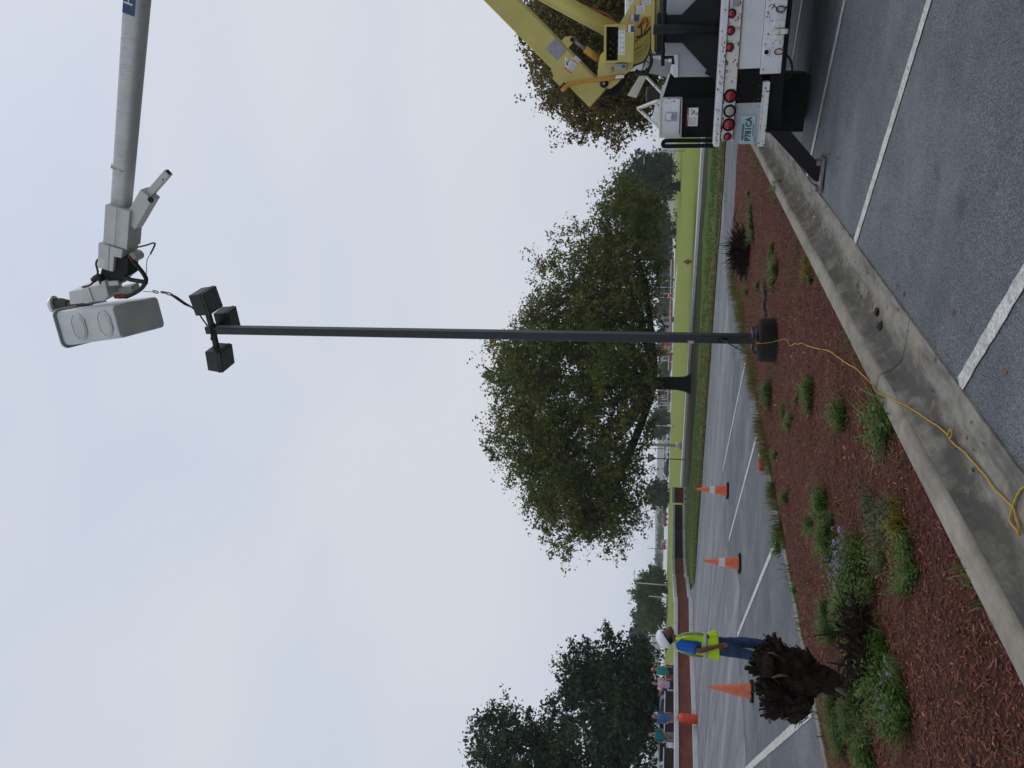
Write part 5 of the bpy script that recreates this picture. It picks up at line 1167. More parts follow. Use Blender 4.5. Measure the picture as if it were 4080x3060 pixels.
def lobe(path, rads, name='root_mass'):
    q = MB(); pp = []; rr = []
    P_ = [W(x, y, Ys + dy) - b1 for x, y, dy in path]
    for i in range(len(P_) - 1):
        for k in range(10): t = k / 10; pp.append(P_[i].lerp(P_[i + 1], t)); rr.append(rads[i] * (1 - t) + rads[i + 1] * t)
    pp.append(P_[-1]); rr.append(rads[-1]); q.tube(pp, rr, 36); out = []
    for v in q.v:
        v = V(v); w = V((noise.noise(v * 7), noise.noise(v * 7 + V((9, 0, 0))), noise.noise(v * 7 + V((0, 9, 0))))) * .085 + V((noise.noise(v * 19), noise.noise(v * 19 + V((9, 0, 0))), noise.noise(v * 19 + V((0, 9, 0))) * .5)) * .06 + V((noise.noise(v * 47), noise.noise(v * 47 + V((9, 0, 0))), 0)) * .02
        out.append(tuple(v + w))
    q.v = out; q.build(name, MATS['stump_bark'], root, smooth=True); return pp, rr
L1 = lobe([(3230, 2690, 0), (3150, 2670, 0), (3085, 2650, .02), (3050, 2640, .02)], [.10, .13, .10, .05])
L2 = lobe([(3225, 2730, 0), (3160, 2765, .02), (3110, 2790, .02), (3075, 2800, .03)], [.10, .10, .075, .035])
L3 = lobe([(3190, 2770, 0), (3185, 2820, .0), (3175, 2850, .0)], [.085, .06, .03])
L5 = lobe([(3110, 2640, -.04), (3060, 2610, -.03), (3040, 2600, -.02)], [.07, .055, .03]); L6 = lobe([(3120, 2730, -.05), (3070, 2735, -.03), (3045, 2740, -.02)], [.08, .06, .03]); L7 = lobe([(3260, 2690, -.03), (3220, 2640, -.02), (3190, 2610, 0)], [.05, .05, .03])
L8 = lobe([(3120, 2660, -.06), (3060, 2665, -.05), (3022, 2668, -.04)], [.07, .05, .02]); L9 = lobe([(3150, 2800, -.02), (3100, 2830, -.02), (3070, 2835, -.01)], [.06, .045, .02])
L4 = lobe([(3150, 2620, 0), (3110, 2592, .0), (3085, 2570, .0)], [.07, .045, .022])
def on_lobe(L):
    def f(g):
        i = int(len(L[0]) * (.25 + .75 * g.random() ** .7)) % len(L[0]); d = V(g.normal(0, 1, 3)).normalized(); return L[0][i] + d * L[1][i] * 1.0
    return f
def stubs(L_, n, bx, ra=.003, rb=.009):
    q = MB(); f = on_lobe(L_)
    for i in range(n):
        p = f(rg); d = (V((bx, 0, .9)) + V(rg.normal(0, .35, 3))).normalized(); r_ = rg.uniform(ra, rb); l = rg.uniform(.03, .10)
        q.tube([p - d * .03, p + d * l * .6, p + d * l], [r_ * 1.2, r_, r_ * .8], 6)
    o = q.build('broken_stub', MATS['stump_bark'] if n % 2 else MATS['stump_brown'], root); o['kind'] = 'stuff'
upd = lambda bx: (lambda g, p: (V((bx, 0, .8)) + V(g.normal(0, .42, 3))).normalized())
for L_, bx, n1 in ((L1, .15, 150), (L2, -.3, 110), (L3, -.7, 70), (L4, .6, 60), (L5, .2, 60), (L6, -.1, 60), (L7, .8, 30), (L8, .1, 50), (L9, -.5, 50)):
    shaggy(root, rg, on_lobe(L_), MATS['stump_bark'], .045, .004, n1 * 2, upd(bx)); shaggy(root, rg, on_lobe(L_), MATS['stump_brown'], .05, .0018, n1 * 4, upd(bx)); stubs(L_, n1 // 3, bx); stubs(L_, n1 // 3 + 1, bx, .008, .017)
for a, b, w_ in (((3075, 2700), (3140, 2693), .012), ((3060, 2600), (3105, 2616), .009), ((3330, 2745), (3400, 2780), .025)):
    p, q = W(*a, Ys - .17) - b1, W(*b, Ys - .15) - b1; MB().tube([p, p.lerp(q, .5) + V((.01, 0, .004)), q], [w_ * .5, w_, w_ * .6], 6).build('bare_wood', MATS['grey_wood'], root, smooth=True)
b2_ = bedp(2990, 995); Y2 = b2_.y
root, rg = stump('dead_stump', 'low black spiky dead clump in the mulch near the truck', [b2_ - V((0, 0, .05)), b2_ + V((0, 0, .12)), b2_ + V((0, 0, .26))], Y2, b2_, 8, 0, 0, [.26, .24, .12], 0)
shaggy(root, rg, lambda g: V((g.normal(0, .13), g.normal(0, .1), .05 + .2 * g.random())), MATS['stump_bark'], .26, .009, 300, lambda g, p: (V((p.x * 4 + .15, p.y * 3, .75)) + V(g.normal(0, .45, 3))).normalized())
shaggy(root, rg, lambda g: V((g.normal(-.2, .1), g.normal(0, .1), .05 + .1 * g.random())), MATS['stump_bark'], .22, .009, 160, lambda g, p: (V((-1.0, 0, .25)) + V(g.normal(0, .4, 3))).normalized())
# stump remains beside the large one
b3_ = bedp(3490, 2560)
root, rg = stump('dead_stump', 'low flat remains of a cut stump beside the large ragged one', [b3_ - V((0, 0, .05)), b3_ + V((0, 0, .08)), b3_ + V((.0, 0, .14))], b3_.y, b3_, 15, 0, 0, [.20, .17, .08], 0)
shaggy(root, rg, lambda g: V((g.normal(0, .10), g.normal(0, .1), .06 + .06 * g.random())), MATS['stump_bark'], .16, .008, 160, lambda g, p: (V((p.x * 6, p.y * 5, .7)) + V(g.normal(0, .45, 3))).normalized())

# =================================================================== CONES
def cone(p, h, label, band, m, rz):
    r = thing('traffic_cone', label, 'traffic cone', p, rz, 'traffic cones on the drive'); k = h / .71
    mb = MB(); mb.lathe([(.135 * k, .035 * k), (.13 * k, .05 * k), (.022 * k, h), (.015 * k, h + .006), (.012 * k, h - .02)], (0, 0, 0), (0, 0, 1), 24); mb.build('body', MATS[m], r, smooth=True)
    b = MB(); n = 8; ring = [(.19 * k * math.copysign(abs(math.cos(t)) ** .5, math.cos(t)), .19 * k * math.copysign(abs(math.sin(t)) ** .5, math.sin(t)), 0) for t in [PI / 8 + i * PI / 4 for i in range(8)]]
    b.prism(ring, (0, 0, .04 * k)); b.build('base', MATS['black_rubber'], r, bevel=.008)
    if band:
        rr = lambda z: .13 * k + (.022 - .13) * k * (z - .05 * k) / (h - .05 * k) + .0025; mb = MB(); mb.lathe([(rr(h * .43), h * .43), (rr(h * .60), h * .60)], (0, 0, 0), (0, 0, 1), 24); mb.f = mb.f[:-2]; mb.build('reflective_band', MATS['cone_white'], r, smooth=True)
cone(G(2902, 1955), .78, 'orange traffic cone with white band standing near the grass verge', True, 'cone_orange', .3)
cone(G(2950, 2245), .74, 'orange traffic cone with wrinkled white band in the middle of drive', True, 'cone_orange', .5)
cone(G(2999, 2755), .74, 'plain faded orange cone with no white band behind the worker', False, 'faded_cone', .4)
# red and white tube by the kerb
p, q = G(3036, 1806, .12), G(3046, 1872, .12); d = (q - p).normalized(); r_ = thing('marker_tube', 'red and white tube lying on the far kerb', 'tube', p)
MB().tube([V((0, 0, .035)), d * .16 + V((0, 0, .04))], [.02, .028], 12).build('white_end', MATS['cone_white'], r_, smooth=True); MB().tube([d * .16 + V((0, 0, .04)), d * .2 + V((0, 0, .05)), d * .40 + V((0, 0, .045)), d * .43 + V((0, 0, .04))], [.03, .048, .048, .03], 12).build('red_body', MATS['sign_red'], r_, smooth=True)
# =================================================================== BRICK BARRIERS
def barrier(p, q, label, m='brick_face', h=.90, group=None, capth=.18, end=True, name='brick_barrier'):
    p, q = V((p[0], p[1], 0)), V((q[0], q[1], 0)); d = q - p; L = d.length; r = thing(name, label, 'barrier', p, math.atan2(d.y, d.x), group)
    MB().span((.02, -.19, .17), (L - .02, .19, h - capth + .01)).build('brick_body', MATS[m], r)
    def strip_(z0, z1, w, nm):
        c = min(.35, L * .2); e = .10; P = [(0, -w / 2 + e), (c * .5, -w / 2 + e), (c, -w / 2), (L - c, -w / 2), (L - c * .5, -w / 2 + e), (L, -w / 2 + e), (L, w / 2 - e), (L - c * .5, w / 2 - e), (L - c, w / 2), (c, w / 2), (c * .5, w / 2 - e), (0, w / 2 - e)]
        if not end: P = [(0, -w / 2), (L, -w / 2), (L, w / 2), (0, w / 2)]
        MB().prism([V((x, y, z0)) for x, y in P], (0, 0, z1 - z0)).build(nm, MATS['pale_concrete'], r, bevel=.02)
    strip_(0, .19, .66, 'plinth'); strip_(h - capth, h, .52, 'cap')
    for x in (L * .3, L * .75): MB().box((x, -.335, .05), (.16, .03, .09)).build('drain_slot', MATS['black_paint'], r)
    return r
n_ = V((-.96, .28, 0)).normalized() * .33                       # front foot -> centre line
gp = lambda x, y: G(x, y) + V((-.25, .22, 0))
s1a, s1b = gp(2783, 3060), gp(2777, 2876); dd_ = (s1a - s1b).normalized()
barrier(s1b, s1a + dd_ * 3.2, 'brick-faced barrier with pale cap in front of the man in teal')
barrier(gp(2764, 2585), gp(2776, 2862), 'brick-faced barrier with pale cap in front of men in pink and green')
barrier(gp(2760, 2376), gp(2763, 2566), 'brick-faced barrier with pale cap near the drive edge beyond the worker')
barrier(gp(2744, 2300), gp(2754, 2378), 'short bright brick barrier set at an angle beside the grass')
barrier(G(2733, 2236), G(2738, 2300), 'brick barrier joining the angled one behind the verge', 'brick_face')
barrier(G(2731, 2118), G(2733, 2232), 'dark brown brick barrier along the verge', 'dark_brick_face')
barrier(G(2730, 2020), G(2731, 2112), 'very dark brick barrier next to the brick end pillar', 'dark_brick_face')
e_p = G(2734, 1975); barrier(e_p + V((-.55, 0, 0)), e_p + V((.55, .1, 0)), 'short brick end pillar with dark cap standing alone on the verge', 'brick_face', .98, end=False, name='brick_pillar')
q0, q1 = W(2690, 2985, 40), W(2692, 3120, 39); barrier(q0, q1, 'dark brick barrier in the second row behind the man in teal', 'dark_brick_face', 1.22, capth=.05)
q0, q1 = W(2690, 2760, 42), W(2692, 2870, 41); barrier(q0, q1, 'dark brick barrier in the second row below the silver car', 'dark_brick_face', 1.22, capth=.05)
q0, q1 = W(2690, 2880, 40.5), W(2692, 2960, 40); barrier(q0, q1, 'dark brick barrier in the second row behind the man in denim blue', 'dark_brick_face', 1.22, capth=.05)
q0, q1 = W(2690, 2655, 43), W(2692, 2720, 42.4); barrier(q0, q1, 'brick barrier in the second row behind the man in green', 'brick_face', 1.22, capth=.05)
q0, q1 = G(2692, 2463), G(2692, 2530); barrier(V((q0.x, q0.y, 0)) * .62, V((q1.x, q1.y, 0)) * .62, 'grey-capped barrier on the lawn behind the worker', 'brick_face', .55)
def jug(x, y, label):
    p = G(x, y) + V((.02, -.02, 0)); r = thing('water_barrier', label, 'barrier', p, rad(70), 'orange plugs between barriers')
    mb = MB(); mb.tube([(0, 0, 0), (0, 0, .05), (0, 0, .62), (0, 0, .70), (0, 0, .735)], [(.15, .15), (.16, .16), (.15, .15), (.13, .13), (.06, .06)], 20, side=(1, 0, 0), sq=.6); mb.build('body', MATS['barrier_orange'], r, smooth=True)
    mb = MB()
    for z in (.16, .36, .55): mb.tube([(0, 0, z - .02), (0, 0, z), (0, 0, z + .02)], [(.156, .156), (.168, .168), (.156, .156)], 20, side=(1, 0, 0), sq=.6)
    mb.build('rib', MATS['barrier_orange'], r, smooth=True); MB().lathe([(.05, .735), (.05, .80), (.035, .81)], n=14).build('filler_neck', MATS['barrier_orange'], r, smooth=True)
jug(2779, 2868, 'orange plastic barrel wedged between barriers below the man in denim blue'); jug(2767, 2578, 'orange plastic barrel between barriers behind the worker')

# =================================================================== PEOPLE
def remesh(o, vox, sm=4):
    m = o.modifiers.new('remesh', 'REMESH'); m.mode = 'VOXEL'; m.voxel_size = vox; m.use_smooth_shade = True
    s_ = o.modifiers.new('smooth', 'SMOOTH'); s_.factor = .5; s_.iterations = sm; return o
def hand(mb, w, d, side, s=1.0, curl=.5, thumb=V((1, 0, 0))):
    w, d = V(w), V(d).normalized(); a = V(side) - d * d.dot(V(side)); a.normalize(); b = d.cross(a)      # a: across the palm, b: palm normal
    mb.tube([w - d * .02, w + d * .03 * s, w + d * .085 * s], [(.024 * s, .020 * s), (.040 * s, .017 * s), (.040 * s, .014 * s)], 8, side=a)
    for i, L in enumerate((.068, .076, .071, .055)):
        r = w + d * .085 * s + a * (-.030 + .020 * i) * s; k = r + (d * math.cos(curl * .5) + b * math.sin(curl * .5)) * L * .5 * s; e = k + (d * math.cos(curl * 1.4) + b * math.sin(curl * 1.4)) * L * .5 * s
        mb.tube([r - d * .02, r, k, e], [.009 * s, .009 * s, .0085 * s, .007 * s], 6)
    r = w + d * .035 * s - a * .036 * s; k = r + (d * .6 - a * .6 + b * .3) * .04 * s; e = k + (d * .85 + b * .4) * .032 * s
    mb.tube([w + d * .02, r, k, e], [.012 * s, .011 * s, .010 * s, .008 * s], 6)
def person(label, loc, rz, J, skin, hair, top, legs, vox=.010, hat=False, sleeves='short', group=None, bald=False, beard=False, feet=True, hs=1.0):
    root = thing('person', label, 'person', loc, rz, group)
    P = {k: V(v) for k, v in J.items() if k[0] != '_'}; mb = MB()
    sp = [P['pelvis'], P['pelvis'].lerp(P['chest'], .5), P['chest'], P['chest'].lerp(P['neck'], .7), P['neck']]
    mb.tube(sp, [(.155, .11), (.14, .10), (.17, .115), (.15, .085), (.06, .06)], 14, side=(0, 1, 0)); mb.tube([P['neck'] - V((0, 0, .03)), P['head'] + V((-.015, 0, -.06))], [.058, .055], 10)
    hm = Matrix.Rotation(-J.get('_pitch', 0), 3, 'Y') if '_pitch' in J else Matrix.Identity(3)
    if '_yaw' in J: hm = Matrix.Rotation(J['_yaw'], 3, 'Z') @ hm
    HC = P['head']; mb.ball(HC + hm @ V((-.008, 0, .025)), (.098, .076, .100), 10, hm); mb.ball(HC + hm @ V((.025, 0, -.045)), (.068, .058, .072), 8, hm)
    mb.tube([HC + hm @ V((.085, 0, .015)), HC + hm @ V((.108, 0, -.022)), HC + hm @ V((.088, 0, -.032))], [.009, .016, .010], 6)
    mb.ball(HC + hm @ V((.078, 0, -.058)), (.016, .026, .010), 6, hm); mb.ball(HC + hm @ V((.070, 0, -.098)), (.024, .026, .018), 6, hm)
    for sg in (-1, 1): mb.ball(HC + hm @ V((-.012, sg * .078, .0)), (.02, .009, .030), 6, hm)
    for sd_, sg in (('l', 1), ('r', -1)):
        sh, el, wr = P['sh_' + sd_], P['el_' + sd_], P['wr_' + sd_]
        mb.tube([P['chest'].lerp(sh, .5) + V((0, 0, .05)), sh, sh.lerp(el, .5), el, el.lerp(wr, .4), wr], [.06, .058, .047, .040, .038, .026], 10)
        hd = P.get('hd_' + sd_, wr + (wr - el)); hand(mb, wr, hd - wr, J.get('_hs_' + sd_, (1, 0, 0)), hs)
        hp, kn_, an = P['hip_' + sd_], P['kn_' + sd_], P['an_' + sd_]; mb.tube([hp + V((0, 0, .06)), hp, hp.lerp(kn_, .5), kn_, kn_.lerp(an, .35), an], [.085, .088, .074, .055, .055, .038], 10)
        if feet: mb.tube([an + V((-.05, 0, -.05)), an + V((.04, 0, -.045)), an + V((.16, 0, -.06))], [(.036, .035), (.042, .04), (.036, .022)], 8, side=(0, 1, 0))
    body = remesh(mb.build('body', MATS[skin], root, smooth=True), vox, 3)
    # face
    for sg in (-1, 1):
        e = MB().ball(HC + hm @ V((.079, sg * .031, .012)), (.010, .014, .009), 6, hm).build('eye', MATS['cone_white'], root, smooth=True); MB().ball(HC + hm @ V((.087, sg * .031, .012)), .0055, 5).build('pupil', MATS['hair'], e)
        MB().tube([HC + hm @ V((.090, sg * .016, .030)), HC + hm @ V((.085, sg * .050, .030))], .005, 5).build('eyebrow', MATS[hair], root)
    MB().tube([HC + hm @ V((.092, -.022, -.062)), HC + hm @ V((.096, 0, -.060)), HC + hm @ V((.092, .022, -.062))], .0045, 5).build('mouth', MATS['hose_red'], root)
    hb = MB()
    if not bald: hb.ball(HC + hm @ V((-.022, 0, .034)), (.100, .083, .103), 10, hm)
    else:
        for sg in (-1, 1): hb.ball(HC + hm @ V((-.045, sg * .055, -.005)), (.05, .03, .035), 6, hm)
        hb.ball(HC + hm @ V((-.085, 0, -.02)), (.025, .06, .04), 6, hm)
    remesh(hb.build('hair', MATS[hair], root, smooth=True), .008, 2)
    if beard:
        b_ = MB(); b_.ball(HC + hm @ V((.040, 0, -.078)), (.056, .062, .045), 8, hm); b_.build('beard', MATS[hair], root, smooth=True)
    # top
    tm = MB(); hem = P['pelvis'].lerp(P['chest'], -.12)
    tm.tube([hem, P['pelvis'], P['pelvis'].lerp(P['chest'], .5), P['chest'], P['chest'].lerp(P['neck'], .6), P['neck'] - V((0, 0, .01))], [(.178, .135), (.176, .134), (.165, .125), (.185, .135), (.16, .105), (.075, .075)], 16, side=(0, 1, 0))
    for sd_ in 'lr':
        sh, el, wr = P['sh_' + sd_], P['el_' + sd_], P['wr_' + sd_]; ch = P['chest'].lerp(sh, .4) + V((0, 0, .06))
        if sleeves == 'short': tm.tube([ch, sh, sh.lerp(el, .45), sh.lerp(el, .82)], [.075, .078, .070, .068], 12)
        else: tm.tube([ch, sh, sh.lerp(el, .5), el, el.lerp(wr, .9)], [.075, .076, .062, .055, .042], 12)
    remesh(tm.build('shirt', MATS[top], root, smooth=True), vox, 3)
    # trousers
    lm = MB(); lm.tube([P['pelvis'] + V((0, 0, .08)), P['pelvis'], P['hip_l'].lerp(P['hip_r'], .5) - V((0, 0, .08))], [(.165, .12), (.172, .130), (.14, .11)], 14, side=(0, 1, 0))
    for sd_ in 'lr':
        hp, kn_, an = P['hip_' + sd_], P['kn_' + sd_], P['an_' + sd_]; lm.tube([hp + V((0, 0, .05)), hp, hp.lerp(kn_, .5), kn_, kn_.lerp(an, .4), an + V((0, 0, .02))], [.100, .104, .092, .076, .074, .070], 12)
    t_ = remesh(lm.build('trousers', MATS[legs], root, smooth=True), vox, 3)
    tx = bpy.data.textures.get('folds') or bpy.data.textures.new('folds', 'CLOUDS'); tx.noise_scale = .09
    for o in (t_,): dm = o.modifiers.new('folds', 'DISPLACE'); dm.texture = tx; dm.strength = .018; dm.mid_level = .5
    if feet:
        for sd_ in 'lr':
            an = P['an_' + sd_]; f_ = MB(); f_.tube([an + V((-.02, 0, .06)), an + V((-.03, 0, -.02))], [.058, .06], 12); f_.tube([an + V((-.075, 0, -.055)), an + V((-.03, 0, -.045)), an + V((.06, 0, -.045)), an + V((.17, 0, -.062)), an + V((.195, 0, -.07))], [(.034, .034), (.046, .05), (.050, .045), (.045, .030), (.025, .018)], 12, side=(0, 1, 0)); remesh(f_.build('boot', MATS['boot_leather'], root, smooth=True), .010, 2)
    if hat: hard_hat(root, HC, hm)
    return root, P, hm
def hard_hat(root, HC, hm):
    h = MB(); prof = [(.134 * math.cos(q), .128 * math.sin(q)) for q in [PI / 2 * i / 9 for i in range(9)]] + [(0, .128)]; n = 28; vs = []
    for r, z in prof:
        for k in range(n): t = 2 * PI * k / n; vs.append(HC + hm @ V((r * 1.10 * math.cos(t) - .012, r * .92 * math.sin(t), z + .048)))
    h.add(vs, [(i * n + k, i * n + (k + 1) % n, (i + 1) * n + (k + 1) % n, (i + 1) * n + k) for i in range(len(prof) - 1) for k in range(n)] + [tuple(range(n - 1, -1, -1))])
    ht = h.build('hard_hat', MATS['hard_hat'], root, smooth=True)
    b_ = MB(); P = [(.12 + .075 * max(0, math.cos(t)) ** 1.2 if math.cos(t) > 0 else .140, t) for t in [2 * PI * k / 32 for k in range(32)]]; rim = [HC + hm @ V(((.150 if math.cos(t) < 0 else .150 + .062 * math.cos(t) ** 2) * math.cos(t) - .012, .137 * math.sin(t), .046 - (.012 * max(0, math.cos(t)) ** 2))) for t in [2 * PI * k / 32 for k in range(32)]]
    b_.prism(rim, hm @ V((0, 0, .005))); b_.build('brim', MATS['hard_hat'], ht, bevel=.002)
    MB().tube([HC + hm @ V((x, 0, .050 + .130 * math.sqrt(max(0, 1 - (x + .012) ** 2 / .0225)))) for x in (-.13, -.10, -.05, 0, .05, .10, .12)], [(.012, .006)] * 7, 8).build('ridge', MATS['hard_hat'], ht, smooth=True)
    return ht
STAND = dict(pelvis=(0, 0, .96), chest=(0, 0, 1.27), neck=(0, 0, 1.50), head=(.015, 0, 1.64), sh_l=(0, .185, 1.44), sh_r=(0, -.185, 1.44), el_l=(-.03, .245, 1.15), el_r=(-.03, -.245, 1.15), wr_l=(.05, .245, .90), wr_r=(.05, -.245, .90),
             hip_l=(0, .09, .93), hip_r=(0, -.09, .93), kn_l=(.015, .10, .51), kn_r=(.015, -.10, .51), an_l=(-.02, .11, .085), an_r=(-.02, -.11, .085))
# the signaller on the drive, head thrown back
wl_ = G(3096, 2598)
JW = dict(STAND, pelvis=(.0, 0, .87), chest=(.015, 0, 1.17), neck=(.01, 0, 1.385), head=(.085, 0, 1.512), sh_l=(.0, .175, 1.335), sh_r=(-.025, -.175, 1.335), el_l=(-.03, .235, 1.06), el_r=(-.075, -.235, 1.07), wr_l=(.06, .215, .85), wr_r=(.005, -.205, .835), hd_r=(.03, -.19, .74), hd_l=(.1, .18, .76),
          hip_l=(.01, .085, .84), hip_r=(-.01, -.085, .84), kn_l=(.085, .09, .44), kn_r=(-.06, -.10, .44), an_l=(.07, .10, .085), an_r=(-.155, -.11, .085), _pitch=rad(38), _hs_r=(1, 0, 0))
wk, P, hm = person('worker in lime safety vest, white hard hat and jeans looking up by the stump', wl_, rad(16), JW, 'skin', 'hair', 'blue_shirt', 'jeans', .009, True)
def vest():
    v = MB(); cA = lambda z: V((.012, 0, z))
    prof = [(.80, .200, .195), (.86, .192, .178), (.95, .186, .160), (1.05, .186, .150), (1.17, .196, .152), (1.27, .180, .138), (1.34, .15, .112), (1.385, .115, .088)]
    n = 36; vs = []; fs = []
    for z, a, b in prof:
        for k in range(n):
            t = 2 * PI * k / n; fx = math.cos(t); zz = z + (.02 * fx if z < .9 else 0)
            if z > 1.3: zz += .02
            wob = 1 + (.05 * math.sin(5 * t + z * 9) if z < .98 else .015 * math.sin(6 * t + z * 14))
            vs.append(V((.0 + b * fx * wob + (.02 if fx > .2 and z < .95 else 0), a * math.sin(t) * wob, zz)))
    m = len(prof)
    for i in range(m - 1):
        for k in range(n):
            t = 2 * PI * (k + .5) / n; zc = (prof[i][0] + prof[i + 1][0]) / 2
            if zc > 1.06 and abs(math.cos(t)) < .42 : continue                        # arm holes
            if math.cos(t) > .985 - (zc - 1.0) * .25 and zc > 1.0: continue            # open neck in front
            fs.append((i * n + k, i * n + (k + 1) % n, (i + 1) * n + (k + 1) % n, (i + 1) * n + k))
    v.add(vs, fs); o = v.build('safety_vest', MATS['lime_vest'], wk, smooth=True); sm = o.modifiers.new('thick', 'SOLIDIFY'); sm.thickness = .008; sm.offset = 1; o.modifiers.new('sub', 'SUBSURF').render_levels = 1
    bnd = MB()
    for z, a, b in ((.985, .192, .163),): bnd.tube([V((0, 0, z - .028)), V((0, 0, z)), V((0, 0, z + .028))], [(a, b)] * 3, 36, False, side=(0, 1, 0))
    bo = bnd.build('reflective_band', MATS['reflective_tape'], o, smooth=True); sm = bo.modifiers.new('thick', 'SOLIDIFY'); sm.thickness = .01; sm.offset = 1
    for sg in (-1, 1):
        MB().tube([V((.155, sg * .085, 1.02)), V((.162, sg * .085, 1.15)), V((.140, sg * .09, 1.27)), V((.095, sg * .085, 1.37)), V((.0, sg * .085, 1.425)), V((-.095, sg * .085, 1.36)), V((-.155, sg * .09, 1.2)), V((-.16, sg * .09, 1.02))], [(.022, .008)] * 8, 8, side=(0, 1, 0)).build('shoulder_stripe', MATS['reflective_tape'], o, smooth=True)
        MB().tube([V((.045, sg * .178, 1.06)), V((.085, sg * .165, 1.18)), V((.07, sg * .160, 1.32)), V((.0, sg * .158, 1.412)), V((-.08, sg * .160, 1.31)), V((-.09, sg * .170, 1.16)), V((-.05, sg * .182, 1.05))], [(.014, .010)] * 7, 8, side=(0, 1, 0)).build('arm_trim', MATS['lime_vest'], o, smooth=True)
    MB().box((.11, -.155, .955), (.07, .012, .03)).build('radio_pocket', MATS['black_plastic'], o, bevel=.003); MB().box((.12, -.150, .885), (.09, .02, .10), Matrix.Rotation(rad(-35), 3, 'Z')).build('pocket', MATS['lime_vest'], o, bevel=.01)
vest()
# lineman in the bucket
lin_w = tw(B((.04, .16, -BH / 2 + .09))); LR = rad(200)
hd_w = W(232, 1212, lin_w.y + .02); hl = Matrix.Rotation(-LR, 3, 'Z') @ (hd_w - lin_w); pl_ = V((0, 0, max(.62, hl.z - .66))); dl = hl - pl_; sd2 = V((0, 1, 0)); ch_, nk_ = pl_ + dl * .46, pl_ + dl * .79
JL = dict(STAND, pelvis=pl_, chest=ch_, neck=nk_, head=hl, sh_l=ch_ + dl * .25 + sd2 * .17, sh_r=ch_ + dl * .25 - sd2 * .17, el_l=ch_ - dl * .1 + sd2 * .2, el_r=ch_ - dl * .1 - sd2 * .2, wr_l=ch_ + V((.16, .1, -.05)), wr_r=ch_ + V((.16, -.1, -.05)), hip_l=pl_ + V((0, .09, -.03)), hip_r=pl_ + V((0, -.09, -.03)), kn_l=V((.12, .10, .36)), kn_r=V((.12, -.10, .36)), an_l=V((-.02, .1, .085)), an_r=V((-.02, -.1, .085)), _pitch=rad(-15))
person('lineman in white hard hat leaning over the rim of the raised bucket', lin_w, LR, JL, 'skin', 'hair', 'olive_jacket', 'navy_trousers', .012, True, 'short')
# four bystanders behind the barriers
def by(x, y, Y, rz, label, skin, hair, top, legs, **k):
    Jx = dict(STAND); Jx.update(k.pop('J', {})); h = W(x, y, Y); person(label, V((h.x, h.y, h.z - 1.765)), rz, Jx, skin, hair, top, legs, .016, **k)
toc = lambda x, y, Y: math.atan2(-W(x, y, Y).y, -W(x, y, Y).x)
by(2583, 2925, 33.5, toc(2583, 2925, 33.5) - .35, 'bearded man in teal polo shirt and khaki trousers behind the barrier', 'pale_skin', 'brown_hair', 'teal_shirt', 'khaki', beard=True, J=dict(el_r=(.02, -.26, 1.16), wr_r=(.22, -.16, 1.02), el_l=(.0, .26, 1.16), wr_l=(.2, .10, 1.0)))
by(2596, 2855, 35, toc(2596, 2855, 35) + .5, 'bearded man in denim blue shirt and tan shorts behind the orange barrel', 'pale_skin', 'brown_hair', 'denim_shirt', 'khaki', beard=True, J=dict(wr_l=(.08, .22, .92), wr_r=(.1, -.2, .92), _pitch=rad(10)))
by(2597, 2722, 36.5, toc(2597, 2722, 36.5) + .2, 'man in pink shirt pointing with one raised arm', 'pale_skin', 'hair', 'pink_shirt', 'navy_trousers', J=dict(el_r=(.20, -.30, 1.26), wr_r=(.30, -.50, 1.42), hd_r=(.33, -.60, 1.44), wr_l=(.08, .24, .92)))
by(2594, 2667, 37, toc(2594, 2667, 37) + 2.3, 'balding man in green polo shirt with his back turned', 'pale_skin', 'brown_hair', 'green_shirt', 'navy_trousers', bald=True, J=dict(wr_r=(.06, -.24, .92)))

